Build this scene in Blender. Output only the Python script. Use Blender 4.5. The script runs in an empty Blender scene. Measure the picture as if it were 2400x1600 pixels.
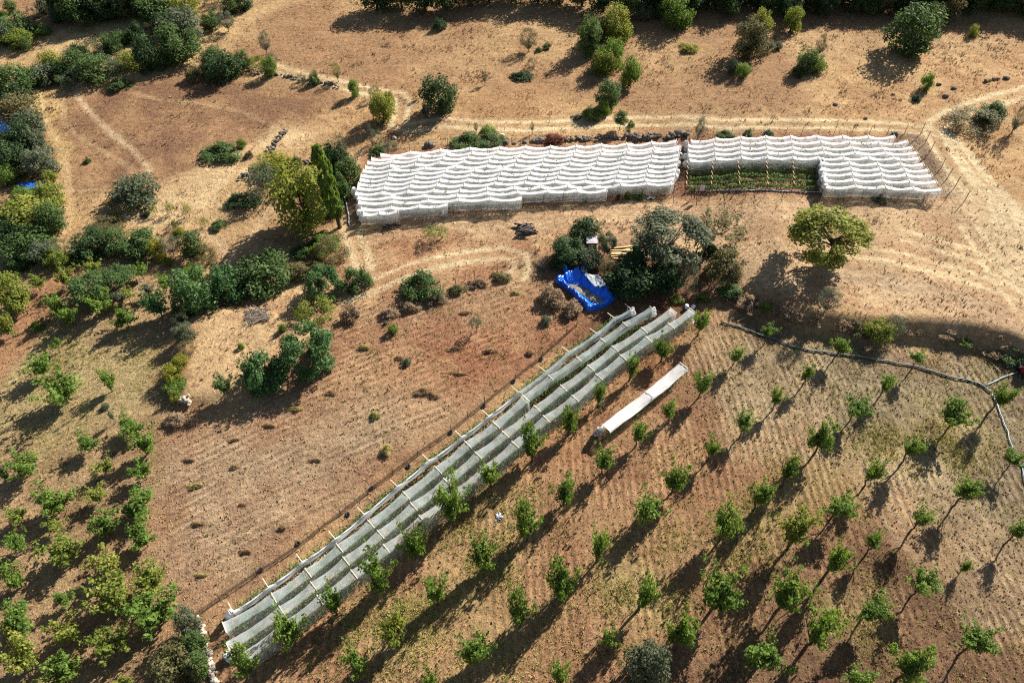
import bpy, bmesh, math, random
import numpy as np
from mathutils import Vector, Matrix, Quaternion

# ------------------------------------------------------------------ camera, sky, sun, exposure
SC = bpy.context.scene
COL = SC.collection
CAM_H, PITCH, FPX = 52.0, math.radians(46.0), 1600.0     # metres, down tilt, focal length in photo pixels (2400 wide)
cam_d = bpy.data.cameras.new('camera'); cam_d.sensor_width = 36.0; cam_d.lens = 36.0*FPX/2400.0
cam_d.clip_start = 0.5; cam_d.clip_end = 5000
cam = bpy.data.objects.new('camera', cam_d); COL.objects.link(cam)
cam.location = (0, 0, CAM_H); cam.rotation_euler = (math.pi/2-PITCH, 0, 0)
SC.camera = cam
SUN_AZ, SUN_EL = math.radians(45.0), math.radians(36.0)
SUN = Vector((math.cos(SUN_EL)*math.sin(SUN_AZ), math.cos(SUN_EL)*math.cos(SUN_AZ), math.sin(SUN_EL)))
w = bpy.data.worlds.new('World'); SC.world = w; w.use_nodes = True
nt = w.node_tree; bg = nt.nodes['Background']
sk = nt.nodes.new('ShaderNodeTexSky'); sk.sky_type = 'NISHITA'; sk.sun_disc = False
sk.sun_elevation = SUN_EL; sk.sun_rotation = SUN_AZ
nt.links.new(sk.outputs[0], bg.inputs[0]); bg.inputs[1].default_value = 0.05
sl = bpy.data.lights.new('sun', 'SUN'); sl.energy = 5.0; sl.angle = math.radians(0.5); sl.color = (1.0, 0.945, 0.87)
so = bpy.data.objects.new('sun', sl); COL.objects.link(so); so.rotation_euler = SUN.to_track_quat('Z', 'Y').to_euler()
SC.view_settings.view_transform = 'Standard'; SC.view_settings.look = 'None'
SC.view_settings.gamma = 1.0; SC.view_settings.exposure = 1.3
SC.cycles.filter_width = 1.15; SC.cycles.use_denoising = False; SC.cycles.max_bounces = 6; SC.cycles.diffuse_bounces = 1; SC.cycles.transparent_max_bounces = 16

RNG = np.random.default_rng(7)
random.seed(7)

# ------------------------------------------------------------------ photo pixel -> ground
CROPS = dict(X=(0, 0, 1.0), J=(1240, 480, 4.523), K=(800, 300, 5.6), L=(1200, 300, 5.6), M=(1580, 290, 5.6), N=(1900, 290, 5.6),
             P=(480, 1260, 4.612), Q=(1380, 700, 4.612), R=(880, 960, 4.611))
for i, k in enumerate('ABCDEFGHI'):
    CROPS[k] = ((i % 3)*800, (0, 530, 1060)[i//3], 2.904)
def px(c, x, y):
    a, b, s = CROPS[c]; return (a+x/s, b+y/s)
cF = np.array((0, math.cos(PITCH), -math.sin(PITCH))); cU = np.array((0, math.sin(PITCH), math.cos(PITCH)))
def ray(u, v):
    d = np.array(((u-1200)/FPX, 0, 0)) + cF + cU*(800-v)/FPX
    return d/np.linalg.norm(d)

def fade(t): return t*t*t*(t*(t*6-15)+10)
_perm = np.random.default_rng(3).random((256, 256))
def vnoise(x, y):
    x = np.asarray(x, float); y = np.asarray(y, float)
    xi = np.floor(x).astype(int); yi = np.floor(y).astype(int); fx = fade(x-xi); fy = fade(y-yi)
    g = lambda a, b: _perm[a % 256, b % 256]
    return (g(xi, yi)*(1-fx)+g(xi+1, yi)*fx)*(1-fy) + (g(xi, yi+1)*(1-fx)+g(xi+1, yi+1)*fx)*fy
def fbm(x, y, o=4):
    s = 0; a = .5; t = 0
    for k in range(o):
        s = s+a*vnoise(x*2**k+17.3*k, y*2**k+5.1*k); t += a; a *= .55
    return s/t
def sstep(a, b, x):
    t = np.clip((x-a)/(b-a), 0, 1); return t*t*(3-2*t)

def seg_dist(X, Y, pts):
    """distance to a polyline, and the side (+1 left of travel)"""
    best = np.full(np.shape(X), 1e9); side = np.ones(np.shape(X)); arc = np.zeros(np.shape(X)); acc = 0
    for (x0, y0), (x1, y1) in zip(pts[:-1], pts[1:]):
        dx, dy = x1-x0, y1-y0; L2 = dx*dx+dy*dy+1e-9
        t = np.clip(((X-x0)*dx+(Y-y0)*dy)/L2, 0, 1)
        d = np.hypot(X-x0-t*dx, Y-y0-t*dy); m = d < best
        best = np.where(m, d, best); side = np.where(m, np.sign(dx*(Y-y0)-dy*(X-x0)), side)
        arc = np.where(m, acc+t*math.sqrt(L2), arc); acc += math.sqrt(L2)
    return best, side, arc, acc
def in_poly(X, Y, pts):
    ins = np.zeros(np.shape(X), bool)
    for (x0, y0), (x1, y1) in zip(pts, pts[1:]+pts[:1]):
        c = ((y0 > Y) != (y1 > Y)) & (X < (x1-x0)*(Y-y0)/((y1-y0) or 1e-9)+x0)
        ins ^= c
    return ins
def sdf(X, Y, pts):
    d = seg_dist(X, Y, pts+pts[:1])[0]
    return np.where(in_poly(X, Y, pts), d, -d)

SLOPE = 0.10
def base_hit(u, v):
    d = ray(u, v); t = -CAM_H/(d[2]-SLOPE*d[1]); return (d[0]*t, d[1]*t)
BANK = [base_hit(*px('F', *p)) for p in ((260, 520), (420, 570), (620, 640), (900, 700), (1200, 735), (1500, 740), (1850, 770), (2130, 830), (2330, 920), (2600, 1050))]
ISLE = [base_hit(*px('D', *p)) for p in ((1190, 700), (1200, 950), (1230, 1240), (1400, 1210), (1700, 1130), (2150, 960), (2200, 760), (2050, 690), (1700, 560), (1400, 560))]
def terrain(X, Y):
    X = np.asarray(X, float); Y = np.asarray(Y, float)
    z = SLOPE*np.clip(Y, -200, 1e9) + 0.9*(fbm(X*.035, Y*.035, 2)-.5) + .25*(fbm(X*.2+9, Y*.2, 2)-.5)
    d, s, arc, L = seg_dist(X, Y, BANK)
    sd = d*s                                             # + north of the edge
    s = np.where(Y > np.interp(X, [b[0] for b in BANK], [b[1] for b in BANK]), 1, -1); sd = d*s
    st = sstep(-1.3, 1.3, sd)*np.exp(-np.clip(sd, 0, None)/28)*sstep(BANK[0][0]-2, BANK[0][0]+9, X)
    z = z + 1.9*st
    z = z + .7*sstep(-.8, .8, sdf(X, Y, ISLE))
    far = np.clip(Y-150, 0, 1e9); z = z + .0006*far*far*(far < 400) + (far >= 400)*96
    return z
def th(x, y): return float(terrain(x, y))
def P(u, v, h=0.0):
    """point h metres over the ground seen at photo pixel (u,v)"""
    d = ray(u, v); t = (CAM_H-h)/(-(d[2]-SLOPE*d[1]))
    for _ in range(14):
        p = d*t; err = CAM_H+p[2]-(th(p[0], p[1])+h)
        t += err/(-(d[2]-SLOPE*d[1]))
    p = d*t
    return Vector((p[0], p[1], CAM_H+p[2]))
def PC(c, x, y, h=0.0): return P(*px(c, x, y), h)
def W2(c, pts):
    r = []
    for p in pts:
        q = P(*px(*(p if isinstance(p[0], str) else (c,)+tuple(p)))); r.append((q.x, q.y))
    return r
def mpp(p): return (Vector(p)-Vector((0, 0, CAM_H))).length/FPX   # metres per photo pixel, roughly

# ------------------------------------------------------------------ object helpers
def tag(o, label=None, cat=None, group=None, kind=None):
    for k, v in (('label', label), ('category', cat), ('group', group), ('kind', kind)):
        if v: o[k] = v
    return o
def empty(name, loc, rz=0.0):
    o = bpy.data.objects.new(name, None); COL.objects.link(o); o.location = loc; o.rotation_euler = (0, 0, rz); o.empty_display_size = .3
    return o
def link(name, me, mat=None, parent=None, loc=None):
    o = bpy.data.objects.new(name, me); COL.objects.link(o)
    if mat is not None and not me.materials: me.materials.append(mat)
    if parent is not None: o.parent = parent
    if loc is not None: o.location = loc
    return o
def mesh_np(name, V, F, smooth=False):
    """V (n,3), F (m,k) with equal k"""
    V = np.asarray(V, np.float32); F = np.asarray(F, np.int32); me = bpy.data.meshes.new(name)
    m, k = F.shape
    me.vertices.add(len(V)); me.vertices.foreach_set('co', V.ravel())
    me.loops.add(m*k); me.loops.foreach_set('vertex_index', F.ravel())
    me.polygons.add(m); me.polygons.foreach_set('loop_start', np.arange(0, m*k, k, dtype=np.int32))
    me.polygons.foreach_set('loop_total', np.full(m, k, np.int32))
    me.polygons.foreach_set('use_smooth', np.full(m, smooth, bool))
    me.update(calc_edges=True); return me
class MB:
    """collects boxes, tubes and faces for one mesh"""
    def __init__(s): s.v = []; s.f = []
    def poly(s, pts):
        n = len(s.v); s.v += [tuple(p) for p in pts]; s.f.append(tuple(range(n, n+len(pts)))); return s
    def tube(s, pts, r, n=6, cap=True):
        pts = [Vector(p) for p in pts]; rs = r if isinstance(r, (list, tuple)) else [r]*len(pts); b = len(s.v)
        for i, p in enumerate(pts):
            d = (pts[min(i+1, len(pts)-1)]-pts[max(i-1, 0)]).normalized()
            a = d.orthogonal().normalized(); c = d.cross(a)
            if abs(d.z) < .95: a = d.cross(Vector((0, 0, 1))).normalized(); c = d.cross(a)
            for k in range(n):
                t = 2*math.pi*k/n; s.v.append(tuple(p+(a*math.cos(t)+c*math.sin(t))*rs[i]))
        for i in range(len(pts)-1):
            for k in range(n):
                s.f.append((b+i*n+k, b+i*n+(k+1) % n, b+(i+1)*n+(k+1) % n, b+(i+1)*n+k))
        if cap:
            s.f.append(tuple(range(b+n-1, b-1, -1))); s.f.append(tuple(range(b+(len(pts)-1)*n, b+len(pts)*n)))
        return s
    def bar(s, p0, p1, w, t, up=(0, 0, 1)):
        p0, p1 = Vector(p0), Vector(p1); d = (p1-p0).normalized(); a = d.cross(Vector(up))
        if a.length < 1e-4: a = d.orthogonal()
        a.normalize(); c = a.cross(d); b = len(s.v)
        for p in (p0, p1):
            for i, j in ((-1, -1), (1, -1), (1, 1), (-1, 1)): s.v.append(tuple(p+a*i*w/2+c*j*t/2))
        for q in ((0, 3, 2, 1), (4, 5, 6, 7), (0, 1, 5, 4), (1, 2, 6, 5), (2, 3, 7, 6), (3, 0, 4, 7)): s.f.append(tuple(b+i for i in q))
        return s
    def rock(s, c, r, rnd, sq=(1, 1, .7)):
        bm = bmesh.new(); bmesh.ops.create_icosphere(bm, subdivisions=2, radius=1)
        off = rnd.random()*50; b = len(s.v)
        for v in bm.verts:
            q = v.co; k = .72+.55*float(fbm(q.x*1.3+off+q.z*.8, q.y*1.3+off-q.z*.6, 2))
            s.v.append((c[0]+q.x*r*k*sq[0], c[1]+q.y*r*k*sq[1], c[2]+q.z*r*k*sq[2]))
        for f in bm.faces: s.f.append(tuple(b+v.index for v in f.verts))
        bm.free(); return s
    def me(s, name, smooth=False):
        m = bpy.data.meshes.new(name); m.from_pydata(s.v, [], s.f)
        if smooth: m.polygons.foreach_set('use_smooth', [True]*len(m.polygons))
        m.update(); return m
    def build(s, name, mat, parent=None, loc=None, smooth=False): return link(name, s.me(name, smooth), mat, parent, loc)

# ------------------------------------------------------------------ materials
def lin(r, g, b):
    f = lambda c: (c/255/12.92) if c/255 <= .04045 else ((c/255+.055)/1.055)**2.4
    return (f(r), f(g), f(b), 1)
def new_mat(name):
    m = bpy.data.materials.new(name); m.use_nodes = True; n = m.node_tree.nodes; n.clear()
    return m, n, m.node_tree.links
def nd(n, t, **k):
    o = n.new('ShaderNode'+t)
    for a, v in k.items():
        if a.startswith('i_'): o.inputs[int(a[2:])].default_value = v
        else: setattr(o, a, v)
    return o
def plain(name, c, c2=None, scale=6, rough=.8, bump=0.0, spec=.3, metal=0):
    m, n, l = new_mat(name); out = nd(n, 'OutputMaterial'); b = nd(n, 'BsdfPrincipled')
    b.inputs['Roughness'].default_value = rough; b.inputs['Specular IOR Level'].default_value = spec; b.inputs['Metallic'].default_value = metal
    tc = nd(n, 'NewGeometry'); no = nd(n, 'TexNoise'); no.inputs['Scale'].default_value = scale; no.inputs['Detail'].default_value = 5
    l.new(tc.outputs['Position'], no.inputs['Vector'])
    mx = nd(n, 'Mix', data_type='RGBA'); mx.inputs[6].default_value = c; mx.inputs[7].default_value = c2 or tuple(x*.7 for x in c[:3])+(1,)
    rp = nd(n, 'ValToRGB'); rp.color_ramp.elements[0].position = .35; rp.color_ramp.elements[1].position = .65
    l.new(no.outputs[0], rp.inputs[0]); l.new(rp.outputs[0], mx.inputs[0]); l.new(mx.outputs[2], b.inputs['Base Color'])
    if bump:
        bp = nd(n, 'Bump'); bp.inputs['Strength'].default_value = .6; bp.inputs['Distance'].default_value = bump
        l.new(no.outputs[0], bp.inputs['Height']); l.new(bp.outputs[0], b.inputs['Normal'])
    l.new(b.outputs[0], out.inputs[0]); return m
def leaf_mat(name, ca, cb, cc, trans=.35, rough=.65):
    """each leaf takes its own tone between three greens; light passes through"""
    m, n, l = new_mat(name); out = nd(n, 'OutputMaterial'); b = nd(n, 'BsdfPrincipled'); g = nd(n, 'NewGeometry'); oi = nd(n, 'ObjectInfo')
    r = nd(n, 'ValToRGB'); e = r.color_ramp.elements; e[0].color = ca; e[1].color = cc; x = e.new(.5); x.color = cb
    no = nd(n, 'TexNoise'); no.inputs['Scale'].default_value = .9; no.inputs['Detail'].default_value = 2
    l.new(g.outputs['Position'], no.inputs['Vector'])
    a1 = nd(n, 'Math', operation='MULTIPLY_ADD'); a1.inputs[1].default_value = .55
    l.new(g.outputs['Random Per Island'], a1.inputs[0])
    a2 = nd(n, 'Math', operation='MULTIPLY_ADD'); a2.inputs[1].default_value = .9; a2.inputs[2].default_value = -.3
    l.new(no.outputs[0], a2.inputs[0]); l.new(a2.outputs[0], a1.inputs[2])
    a3 = nd(n, 'Math', operation='MULTIPLY_ADD'); a3.inputs[1].default_value = .3; l.new(oi.outputs['Random'], a3.inputs[0]); l.new(a1.outputs[0], a3.inputs[2])
    l.new(a3.outputs[0], r.inputs[0]); l.new(r.outputs[0], b.inputs['Base Color'])
    b.inputs['Roughness'].default_value = rough; b.inputs['Specular IOR Level'].default_value = .12
    t = nd(n, 'BsdfTranslucent'); hs = nd(n, 'HueSaturation'); hs.inputs['Hue'].default_value = .485; hs.inputs['Saturation'].default_value = 1.1; hs.inputs['Value'].default_value = 1.5
    l.new(r.outputs[0], hs.inputs['Color']); l.new(hs.outputs[0], t.inputs[0])
    mx = nd(n, 'MixShader'); mx.inputs[0].default_value = trans; l.new(b.outputs[0], mx.inputs[1]); l.new(t.outputs[0], mx.inputs[2])
    l.new(mx.outputs[0], out.inputs[0]); return m
L_ = lambda r, g, b: (r, g, b, 1)
LEAF = dict(
    green=leaf_mat('young_leaf', L_(.058, .108, .021), L_(.105, .172, .032), L_(.19, .265, .054)),
    yellow=leaf_mat('yellowing_leaf', L_(.075, .115, .024), L_(.15, .195, .036), L_(.28, .265, .06)),
    bright=leaf_mat('bright_yellow_leaf', L_(.10, .14, .02), L_(.19, .21, .03), L_(.32, .27, .05)),
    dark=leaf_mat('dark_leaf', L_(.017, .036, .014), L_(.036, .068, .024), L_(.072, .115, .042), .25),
    mid=leaf_mat('hedge_leaf', L_(.034, .066, .020), L_(.066, .115, .034), L_(.13, .175, .06), .3),
    fig=leaf_mat('glossy_leaf', L_(.026, .064, .021), L_(.055, .118, .036), L_(.11, .18, .06), .25, .5),
    grey=leaf_mat('grey_green_leaf', L_(.055, .072, .040), L_(.09, .112, .062), L_(.15, .165, .10), .3),
    olive=leaf_mat('olive_brown_leaf', L_(.07, .075, .03), L_(.12, .115, .045), L_(.19, .16, .075), .3),
    straw=leaf_mat('dry_straw', L_(.20, .125, .060), L_(.32, .21, .105), L_(.46, .33, .18), .3, .8),
    brown=leaf_mat('dry_bramble', L_(.16, .11, .065), L_(.25, .175, .105), L_(.36, .26, .16), .2, .8),
    weed=leaf_mat('weed_leaf', L_(.22, .23, .06), L_(.36, .33, .11), L_(.48, .40, .18), .35, .7),
    crop=leaf_mat('berry_leaf', L_(.05, .095, .03), L_(.09, .165, .045), L_(.16, .24, .075), .3),
    red=leaf_mat('red_leaf', L_(.12, .03, .025), L_(.18, .06, .04), L_(.16, .11, .05), .3))
BARK = plain('bark', lin(96, 78, 62), lin(62, 50, 42), 9, .95, .02)
TWIG = plain('grey_twig', lin(142, 128, 112), lin(104, 92, 82), 9, .95)
ROCK = plain('rock', lin(134, 122, 108), lin(70, 64, 60), 5, .95, .08, .1)
PALE = plain('pale_stone', lin(190, 176, 158), lin(140, 126, 110), 3, .95, .05)
WOOD = plain('pale_timber', lin(214, 186, 138), lin(180, 148, 104), 5, .85)
STEEL = plain('rusty_steel', lin(98, 76, 64), lin(66, 54, 50), 8, .8, 0, .3)
BLACK = plain('black_rubber', lin(34, 34, 36), lin(22, 22, 24), 8, .7)
WHITE = plain('white_plastic', lin(228, 228, 230), lin(200, 202, 208), 6, .5)
PAPER = plain('white_board', lin(226, 214, 222), lin(206, 196, 208), 14, .7)
BLUE = plain('blue_tarpaulin', (.010, .105, .56, 1), (.014, .15, .68, 1), 2.5, .28, .05, .5)
LINER = plain('grey_tarpaulin', lin(150, 156, 158), lin(120, 128, 130), 2, .55, .04)
MUD = plain('pond_mud', lin(84, 78, 64), lin(150, 142, 128), 2.2, .9, .06)
HOSE = plain('grey_hose', lin(104, 118, 116), lin(74, 84, 84), 2, .55)
HOSE_L = plain('pale_blue_hose', lin(176, 196, 198), lin(140, 164, 170), 2, .5)
REDP = plain('red_paint', (.28, .02, .04, 1), (.2, .015, .03, 1), 8, .45)
def net_mat(name, clear, c=.82, cool=0):
    m, n, l = new_mat(name); out = nd(n, 'OutputMaterial'); d = nd(n, 'BsdfDiffuse'); d.inputs[0].default_value = (c-.1*cool, c-.02*cool, c*.985, 1)
    t = nd(n, 'BsdfTranslucent'); t.inputs[0].default_value = (c, c, c, 1); tr = nd(n, 'BsdfTransparent')
    a = nd(n, 'MixShader'); a.inputs[0].default_value = .42; l.new(d.outputs[0], a.inputs[1]); l.new(t.outputs[0], a.inputs[2])
    g = nd(n, 'NewGeometry'); no = nd(n, 'TexNoise'); no.inputs['Scale'].default_value = 1.3; no.inputs['Detail'].default_value = 6; l.new(g.outputs['Position'], no.inputs['Vector'])
    mp = nd(n, 'MapRange'); mp.inputs[1].default_value = .3; mp.inputs[2].default_value = .7; mp.inputs[3].default_value = clear-.1; mp.inputs[4].default_value = clear+.1
    l.new(no.outputs[0], mp.inputs[0])
    b = nd(n, 'MixShader'); l.new(mp.outputs[0], b.inputs[0]); l.new(a.outputs[0], b.inputs[1]); l.new(tr.outputs[0], b.inputs[2])
    l.new(b.outputs[0], out.inputs[0]); return m
NET_U = net_mat('white_net', .26, .88); NET_US = net_mat('white_net_side', .70, .88); NET_L = net_mat('thin_net', .66, .86, 1); NET_LS = net_mat('thin_net_side', .76, .86, 1); NET_R = net_mat('bunched_net', .12)
MESHM = net_mat('dark_mesh', .4, .09); POLE = plain('pale_pole', lin(232, 212, 186), lin(206, 184, 156), 5, .8)
# ------------------------------------------------------------------ the ground: one sheet out to the horizon
def axis(lo, hi, step, far):
    k = np.arange(lo, hi+1e-6, step); out = [30, 70, 140, 260, 420, 700, far]
    return np.concatenate(([lo-o for o in out[::-1]], k, [hi+o for o in out]))
GX = axis(-98, 98, .26, 1500); 
ys = [9.0]
while ys[-1] < 150: ys.append(ys[-1]+.17+.0022*(ys[-1]-9))
GY = np.concatenate(([-1500, -700, -300, -120, -50, -20, -5, 3], ys, [165, 190, 230, 300, 420, 650, 1000, 1600]))
X, Y = np.meshgrid(GX, GY)                               # (ny,nx)
Z = terrain(X, Y)
N = X.size
XF, YF = X.ravel(), Y.ravel()
wob = 1.6*(fbm(XF*.25, YF*.25, 3)-.5)*2                  # ragged zone edges
patch = fbm(XF*.09+40, YF*.09, 4); fine = fbm(XF*.7, YF*.7, 3); mid_n = fbm(XF*.28+11, YF*.28+3, 4)
ink = YF > 5
xs, yv, wb = XF[ink], YF[ink], wob[ink]
def A(r, g, b): return np.array(lin(r*.985, g*1.015, b*.97)[:3])*.62
col = np.empty((N, 3)); aux = np.zeros((N, 4)); aux[:, 3] = 1      # aux: till, weed, straw
m0 = sstep(.35, .65, patch)[:, None]
col[:] = A(176, 128, 88)*(1-m0)+A(196, 152, 104)*m0
aux[:, 2] = .55
def zone(pts, c1, c2, soft=1.0, till=None, weed=None, straw=None, k=1.0, furrow=None):
    w_ = np.zeros(N); w_[ink] = sstep(-soft, soft, sdf(xs, yv, pts)+wb*min(1.5, soft))*k
    m = sstep(.38, .62, mid_n)[:, None]; c = A(*c1)*(1-m)+A(*c2)*m
    col[:] = col*(1-w_[:, None])+c*w_[:, None]
    for i, v in ((0, till), (1, weed), (2, straw)):
        if v is not None: aux[:, i] = aux[:, i]*(1-w_)+v*w_
    return w_
def track(pts, width, c, k=.8, soft=.35, rough=.5):
    d = np.full(N, 1e9); d[ink] = seg_dist(xs, yv, pts)[0]
    w_ = (1-sstep(width/2-soft*.5, width/2+soft, d+(fine-.5)*rough))*k
    w_ *= .7+.3*sstep(.3, .6, mid_n)
    col[:] = col*(1-w_[:, None])+A(*c)*w_[:, None]; aux[:, 2] *= 1-.8*w_; aux[:, 1] *= 1-.7*w_
def twin(pts, c=(240, 208, 164), gap=1.5, width=.55, k=1.0):
    track(pts, gap+1.2, (212, 172, 126), k*.45, .8, .8)
    q = np.array(pts); t = np.gradient(q, axis=0); t /= np.linalg.norm(t, axis=1)[:, None]+1e-9; nrm = np.stack((-t[:, 1], t[:, 0]), 1)
    for s in (-.5, .5): track([tuple(v) for v in q+nrm*gap*s], width, c, k, .25, .3)
# ---- what grows or lies where
zone(W2('A', ((280, 650), (800, 560), (1300, 540), (1900, 560), (2200, 640), (2323, 700), (2250, 800), (1900, 900), (1550, 1080), (1100, 1230), (700, 1280), (480, 1180), (420, 950), (300, 750))), (146, 102, 74), (170, 124, 86), 2.5, straw=.35)
zone(W2('A', ((160, 600), (330, 640), (420, 900), (520, 1000), (420, 1300), (440, 1568), (300, 1568), (330, 1100), (180, 800))), (204, 158, 98), (222, 178, 114), 1.5, straw=.6)
zone(W2('A', ((0, 330), (900, 60), (1130, 260), (700, 420), (230, 560), (0, 560))), (200, 156, 104), (216, 176, 122), 1.5, straw=.6)
zone(W2('A', ((1000, 1350), (1500, 1120), (1900, 880), (2150, 900), (1900, 1120), (1700, 1350), (1500, 1568), (800, 1568))), (204, 160, 112), (224, 184, 136), 1.5, straw=.5)
zone(W2('B', ((0, 640), (700, 560), (1400, 640), (2100, 780), (2323, 790), (2323, 930), (1500, 900), (800, 900), (300, 1000), (0, 1000))), (184, 134, 88), (206, 158, 106), 2, straw=.7)
zone(W2('X', ((1900, 150), (2400, 110), (2600, 260), (2600, 480), (2330, 500), (2200, 320), (1900, 285))), (188, 138, 90), (206, 160, 108), 2, straw=.7)
zone(W2('X', ((822, 545), (1000, 505), (1570, 468), (2260, 478), (2420, 470), (2600, 800), (2330, 790), (2000, 738), (1750, 678), (1420, 600), (1240, 645), (1000, 720), (830, 705))), (192, 146, 108), (214, 172, 130), 1.2, till=.25, straw=.45)
zone(W2('X', ((830, 560), (1240, 560), (1400, 530), (1400, 600), (1240, 650), (960, 720), (840, 700))), (174, 118, 82), (196, 146, 104), 2.5, till=.3, straw=.5)
zone(W2('X', ((440, 680), (760, 640), (800, 700), (760, 800), (700, 880), (500, 960), (440, 950))), (196, 146, 104), (216, 172, 124), .8, straw=.9)
zone(W2('X', ((760, 770), (900, 720), (1240, 650), (1440, 740), (1330, 800), (470, 1430), (370, 1400), (330, 1150), (390, 1010), (600, 940))), (166, 116, 84), (182, 136, 100), 1.0, till=.8, weed=.10, straw=.2)
zone(W2('X', ((380, 1020), (800, 960), (1050, 960), (760, 1180), (470, 1420), (350, 1380))), (176, 136, 106), (186, 150, 118), 4, till=.9, weed=.08, straw=.05)
zone(W2('X', ((900, 860), (1240, 690), (1380, 740), (1300, 810), (1100, 940))), (164, 102, 70), (180, 126, 88), 3, till=.7, weed=.12, straw=.25)
zone(W2('X', ((-300, 640), (150, 610), (420, 590), (430, 960), (380, 1010), (340, 1400), (480, 1620), (300, 1900), (-400, 1900))), (166, 126, 90), (180, 142, 102), 1.2, till=.55, weed=.14, straw=.25)
zone(W2('X', ((-100, 880), (60, 800), (330, 760), (400, 830), (360, 960), (120, 1060), (-100, 1100))), (164, 134, 92), (178, 150, 104), 3, weed=.3)
zone(W2('X', ((1640, 725), (1760, 760), (2030, 805), (2420, 850), (2900, 1300), (2700, 1900), (500, 1900), (505, 1600), (560, 1560), (1400, 800), (1430, 735))), (158, 108, 76), (176, 128, 90), .8, till=.75, weed=.22, straw=.3)
zone(W2('X', ((1740, 760), (2030, 805), (2420, 860), (2600, 1250), (2380, 1340), (2150, 1180), (1900, 1040), (1700, 1010), (1650, 860))), (140, 116, 92), (160, 136, 108), 4, till=.85, weed=.2, straw=.1)
zone(W2('X', ((1820, 1250), (2150, 1250), (2500, 1360), (2600, 1800), (1600, 1800), (1600, 1550))), (112, 76, 56), (136, 96, 70), 5, till=.9, weed=.2, straw=.15)
zone(W2('X', ((1280, 890), (1500, 780), (1600, 760), (1560, 880), (1350, 1060), (1180, 1200), (1060, 1240))), (160, 98, 64), (178, 124, 84), 2, till=.6, weed=.2, straw=.2)
for pts in (((2020, 1040), (2150, 990), (2300, 960), (2330, 1010), (2150, 1090), (2060, 1110)), ((1030, 1250), (1100, 1190), (1140, 1240), (1060, 1340), (1000, 1360)), ((960, 1420), (1150, 1290), (1190, 1330), (1020, 1480)),
            ((1060, 1560), (1200, 1400), (1300, 1420), (1200, 1600), (1060, 1640)), ((1400, 1340), (1560, 1290), (1610, 1400), (1500, 1470), (1420, 1440)), ((1850, 1100), (1980, 1060), (2060, 1110), (1960, 1160), (1860, 1170)),
            ((1640, 1230), (1760, 1180), (1800, 1290), (1700, 1340)), ((840, 1480), (960, 1400), (980, 1500), (900, 1560)), ((1920, 1420), (2010, 1410), (2000, 1470), (1930, 1460)), ((1150, 1180), (1240, 1160), (1240, 1220), (1180, 1240))):
    zone(W2('X', pts), (178, 150, 94), (196, 170, 108), 3.2, weed=.95, straw=.4, k=.6)
blk = W2('K', ((270, 320), (500, 300), ('L', 0, 225), ('L', 1000, 180), ('L', 2250, 120), ('M', 250, 180), ('N', 1450, 120), ('N', 2080, 980), ('N', 1900, 1010), ('M', 200, 960), ('L', 2150, 900), ('L', 100, 1020), (330, 1260), (130, 1290), (60, 740)))
zone(blk, (158, 104, 78), (178, 126, 94), .7, till=.4, weed=.1, straw=.1)
zone(W2('N', ((1100, 180), (1440, 130), (2050, 980), (1760, 980), (1500, 560), (1300, 300))), (134, 104, 84), (152, 122, 98), .7, till=.6, straw=.1)
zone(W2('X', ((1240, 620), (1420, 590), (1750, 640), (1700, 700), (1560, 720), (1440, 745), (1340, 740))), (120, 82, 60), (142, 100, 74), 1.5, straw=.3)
zone(W2('X', ((1420, 740), (1620, 700), (1640, 730), (1430, 880), (1200, 1060), (1340, 800))), (112, 66, 46), (130, 80, 56), 1.2, till=.4, straw=.1)
# ---- dirt tracks and footpaths
T1 = W2('B', ((-600, 430), (-300, 510), (0, 575), (130, 610), (300, 640), (395, 655), (422, 690), (405, 770), (388, 845), (440, 872), (700, 830), (960, 855), (1250, 860), (1500, 850), (1800, 830), ('C', 0, 815), ('C', 300, 845), ('C', 800, 842), ('C', 1300, 852), ('C', 1600, 880), ('C', 1720, 900)))
twin(T1, gap=1.7)
T2 = W2('C', ((2600, 540), (2323, 630), (2100, 690), (1850, 770), (1730, 850), (1710, 910), (1760, 1010), (1900, 1220), (2030, 1350)))
twin(T2, gap=2.0, width=.6, k=.9)
for o in (0, 70, 150, 200): track(W2('C', ((1760+o*.3, 900), (1840+o*.6, 1050), (1960+o*.7, 1220), (2080+o*.8, 1360), (2150+o, 1568))), .5, (240, 208, 164), .95)
track(W2('C', ((1990, 1330), (2100, 1400), (2200, 1568), ('F', 2250, 120), ('F', 2330, 300))), 6, (224, 190, 150), .6, 2.5, 2)
track(W2('F', ((2323, 760), (2200, 640), (1900, 500), (1400, 380), (1000, 310))), 2.2, (196, 164, 134), .6, 1.2)
twin(W2('F', ((2323, 560), (2150, 330), (2050, 150), (1950, 0))), gap=1.8, k=.8)
twin(W2('F', ((2330, 480), (1900, 330), (1400, 200), (900, 120))), gap=1.8, k=.75)
twin(W2('F', ((2330, 420), (2000, 200), (1500, 60))), gap=1.8, k=.7)
track(W2('A', ((1480, 200), (1330, 290), (1310, 400), (1100, 470), (850, 520), (600, 560), (450, 610), (250, 610))), 2.6, (222, 180, 126), .65, 1.3, 1.5)
track(W2('A', ((2323, 590), (2150, 530), (1900, 450), (1700, 400))), 1.4, (216, 172, 122), .5)
track(W2('A', ((2000, 0), (1700, 90), (1560, 190), (1350, 270))), 2.4, (214, 172, 122), .5, 1.2)
track(W2('A', ((500, 600), (560, 700), (640, 790), (740, 890), (880, 1000), (960, 1080), (1030, 1170))), .6, (224, 188, 150), .75)
track(W2('A', ((410, 640), (440, 830), (520, 920), (700, 1030), (880, 1130), (930, 1230))), .4, (214, 174, 128), .6)
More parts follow.
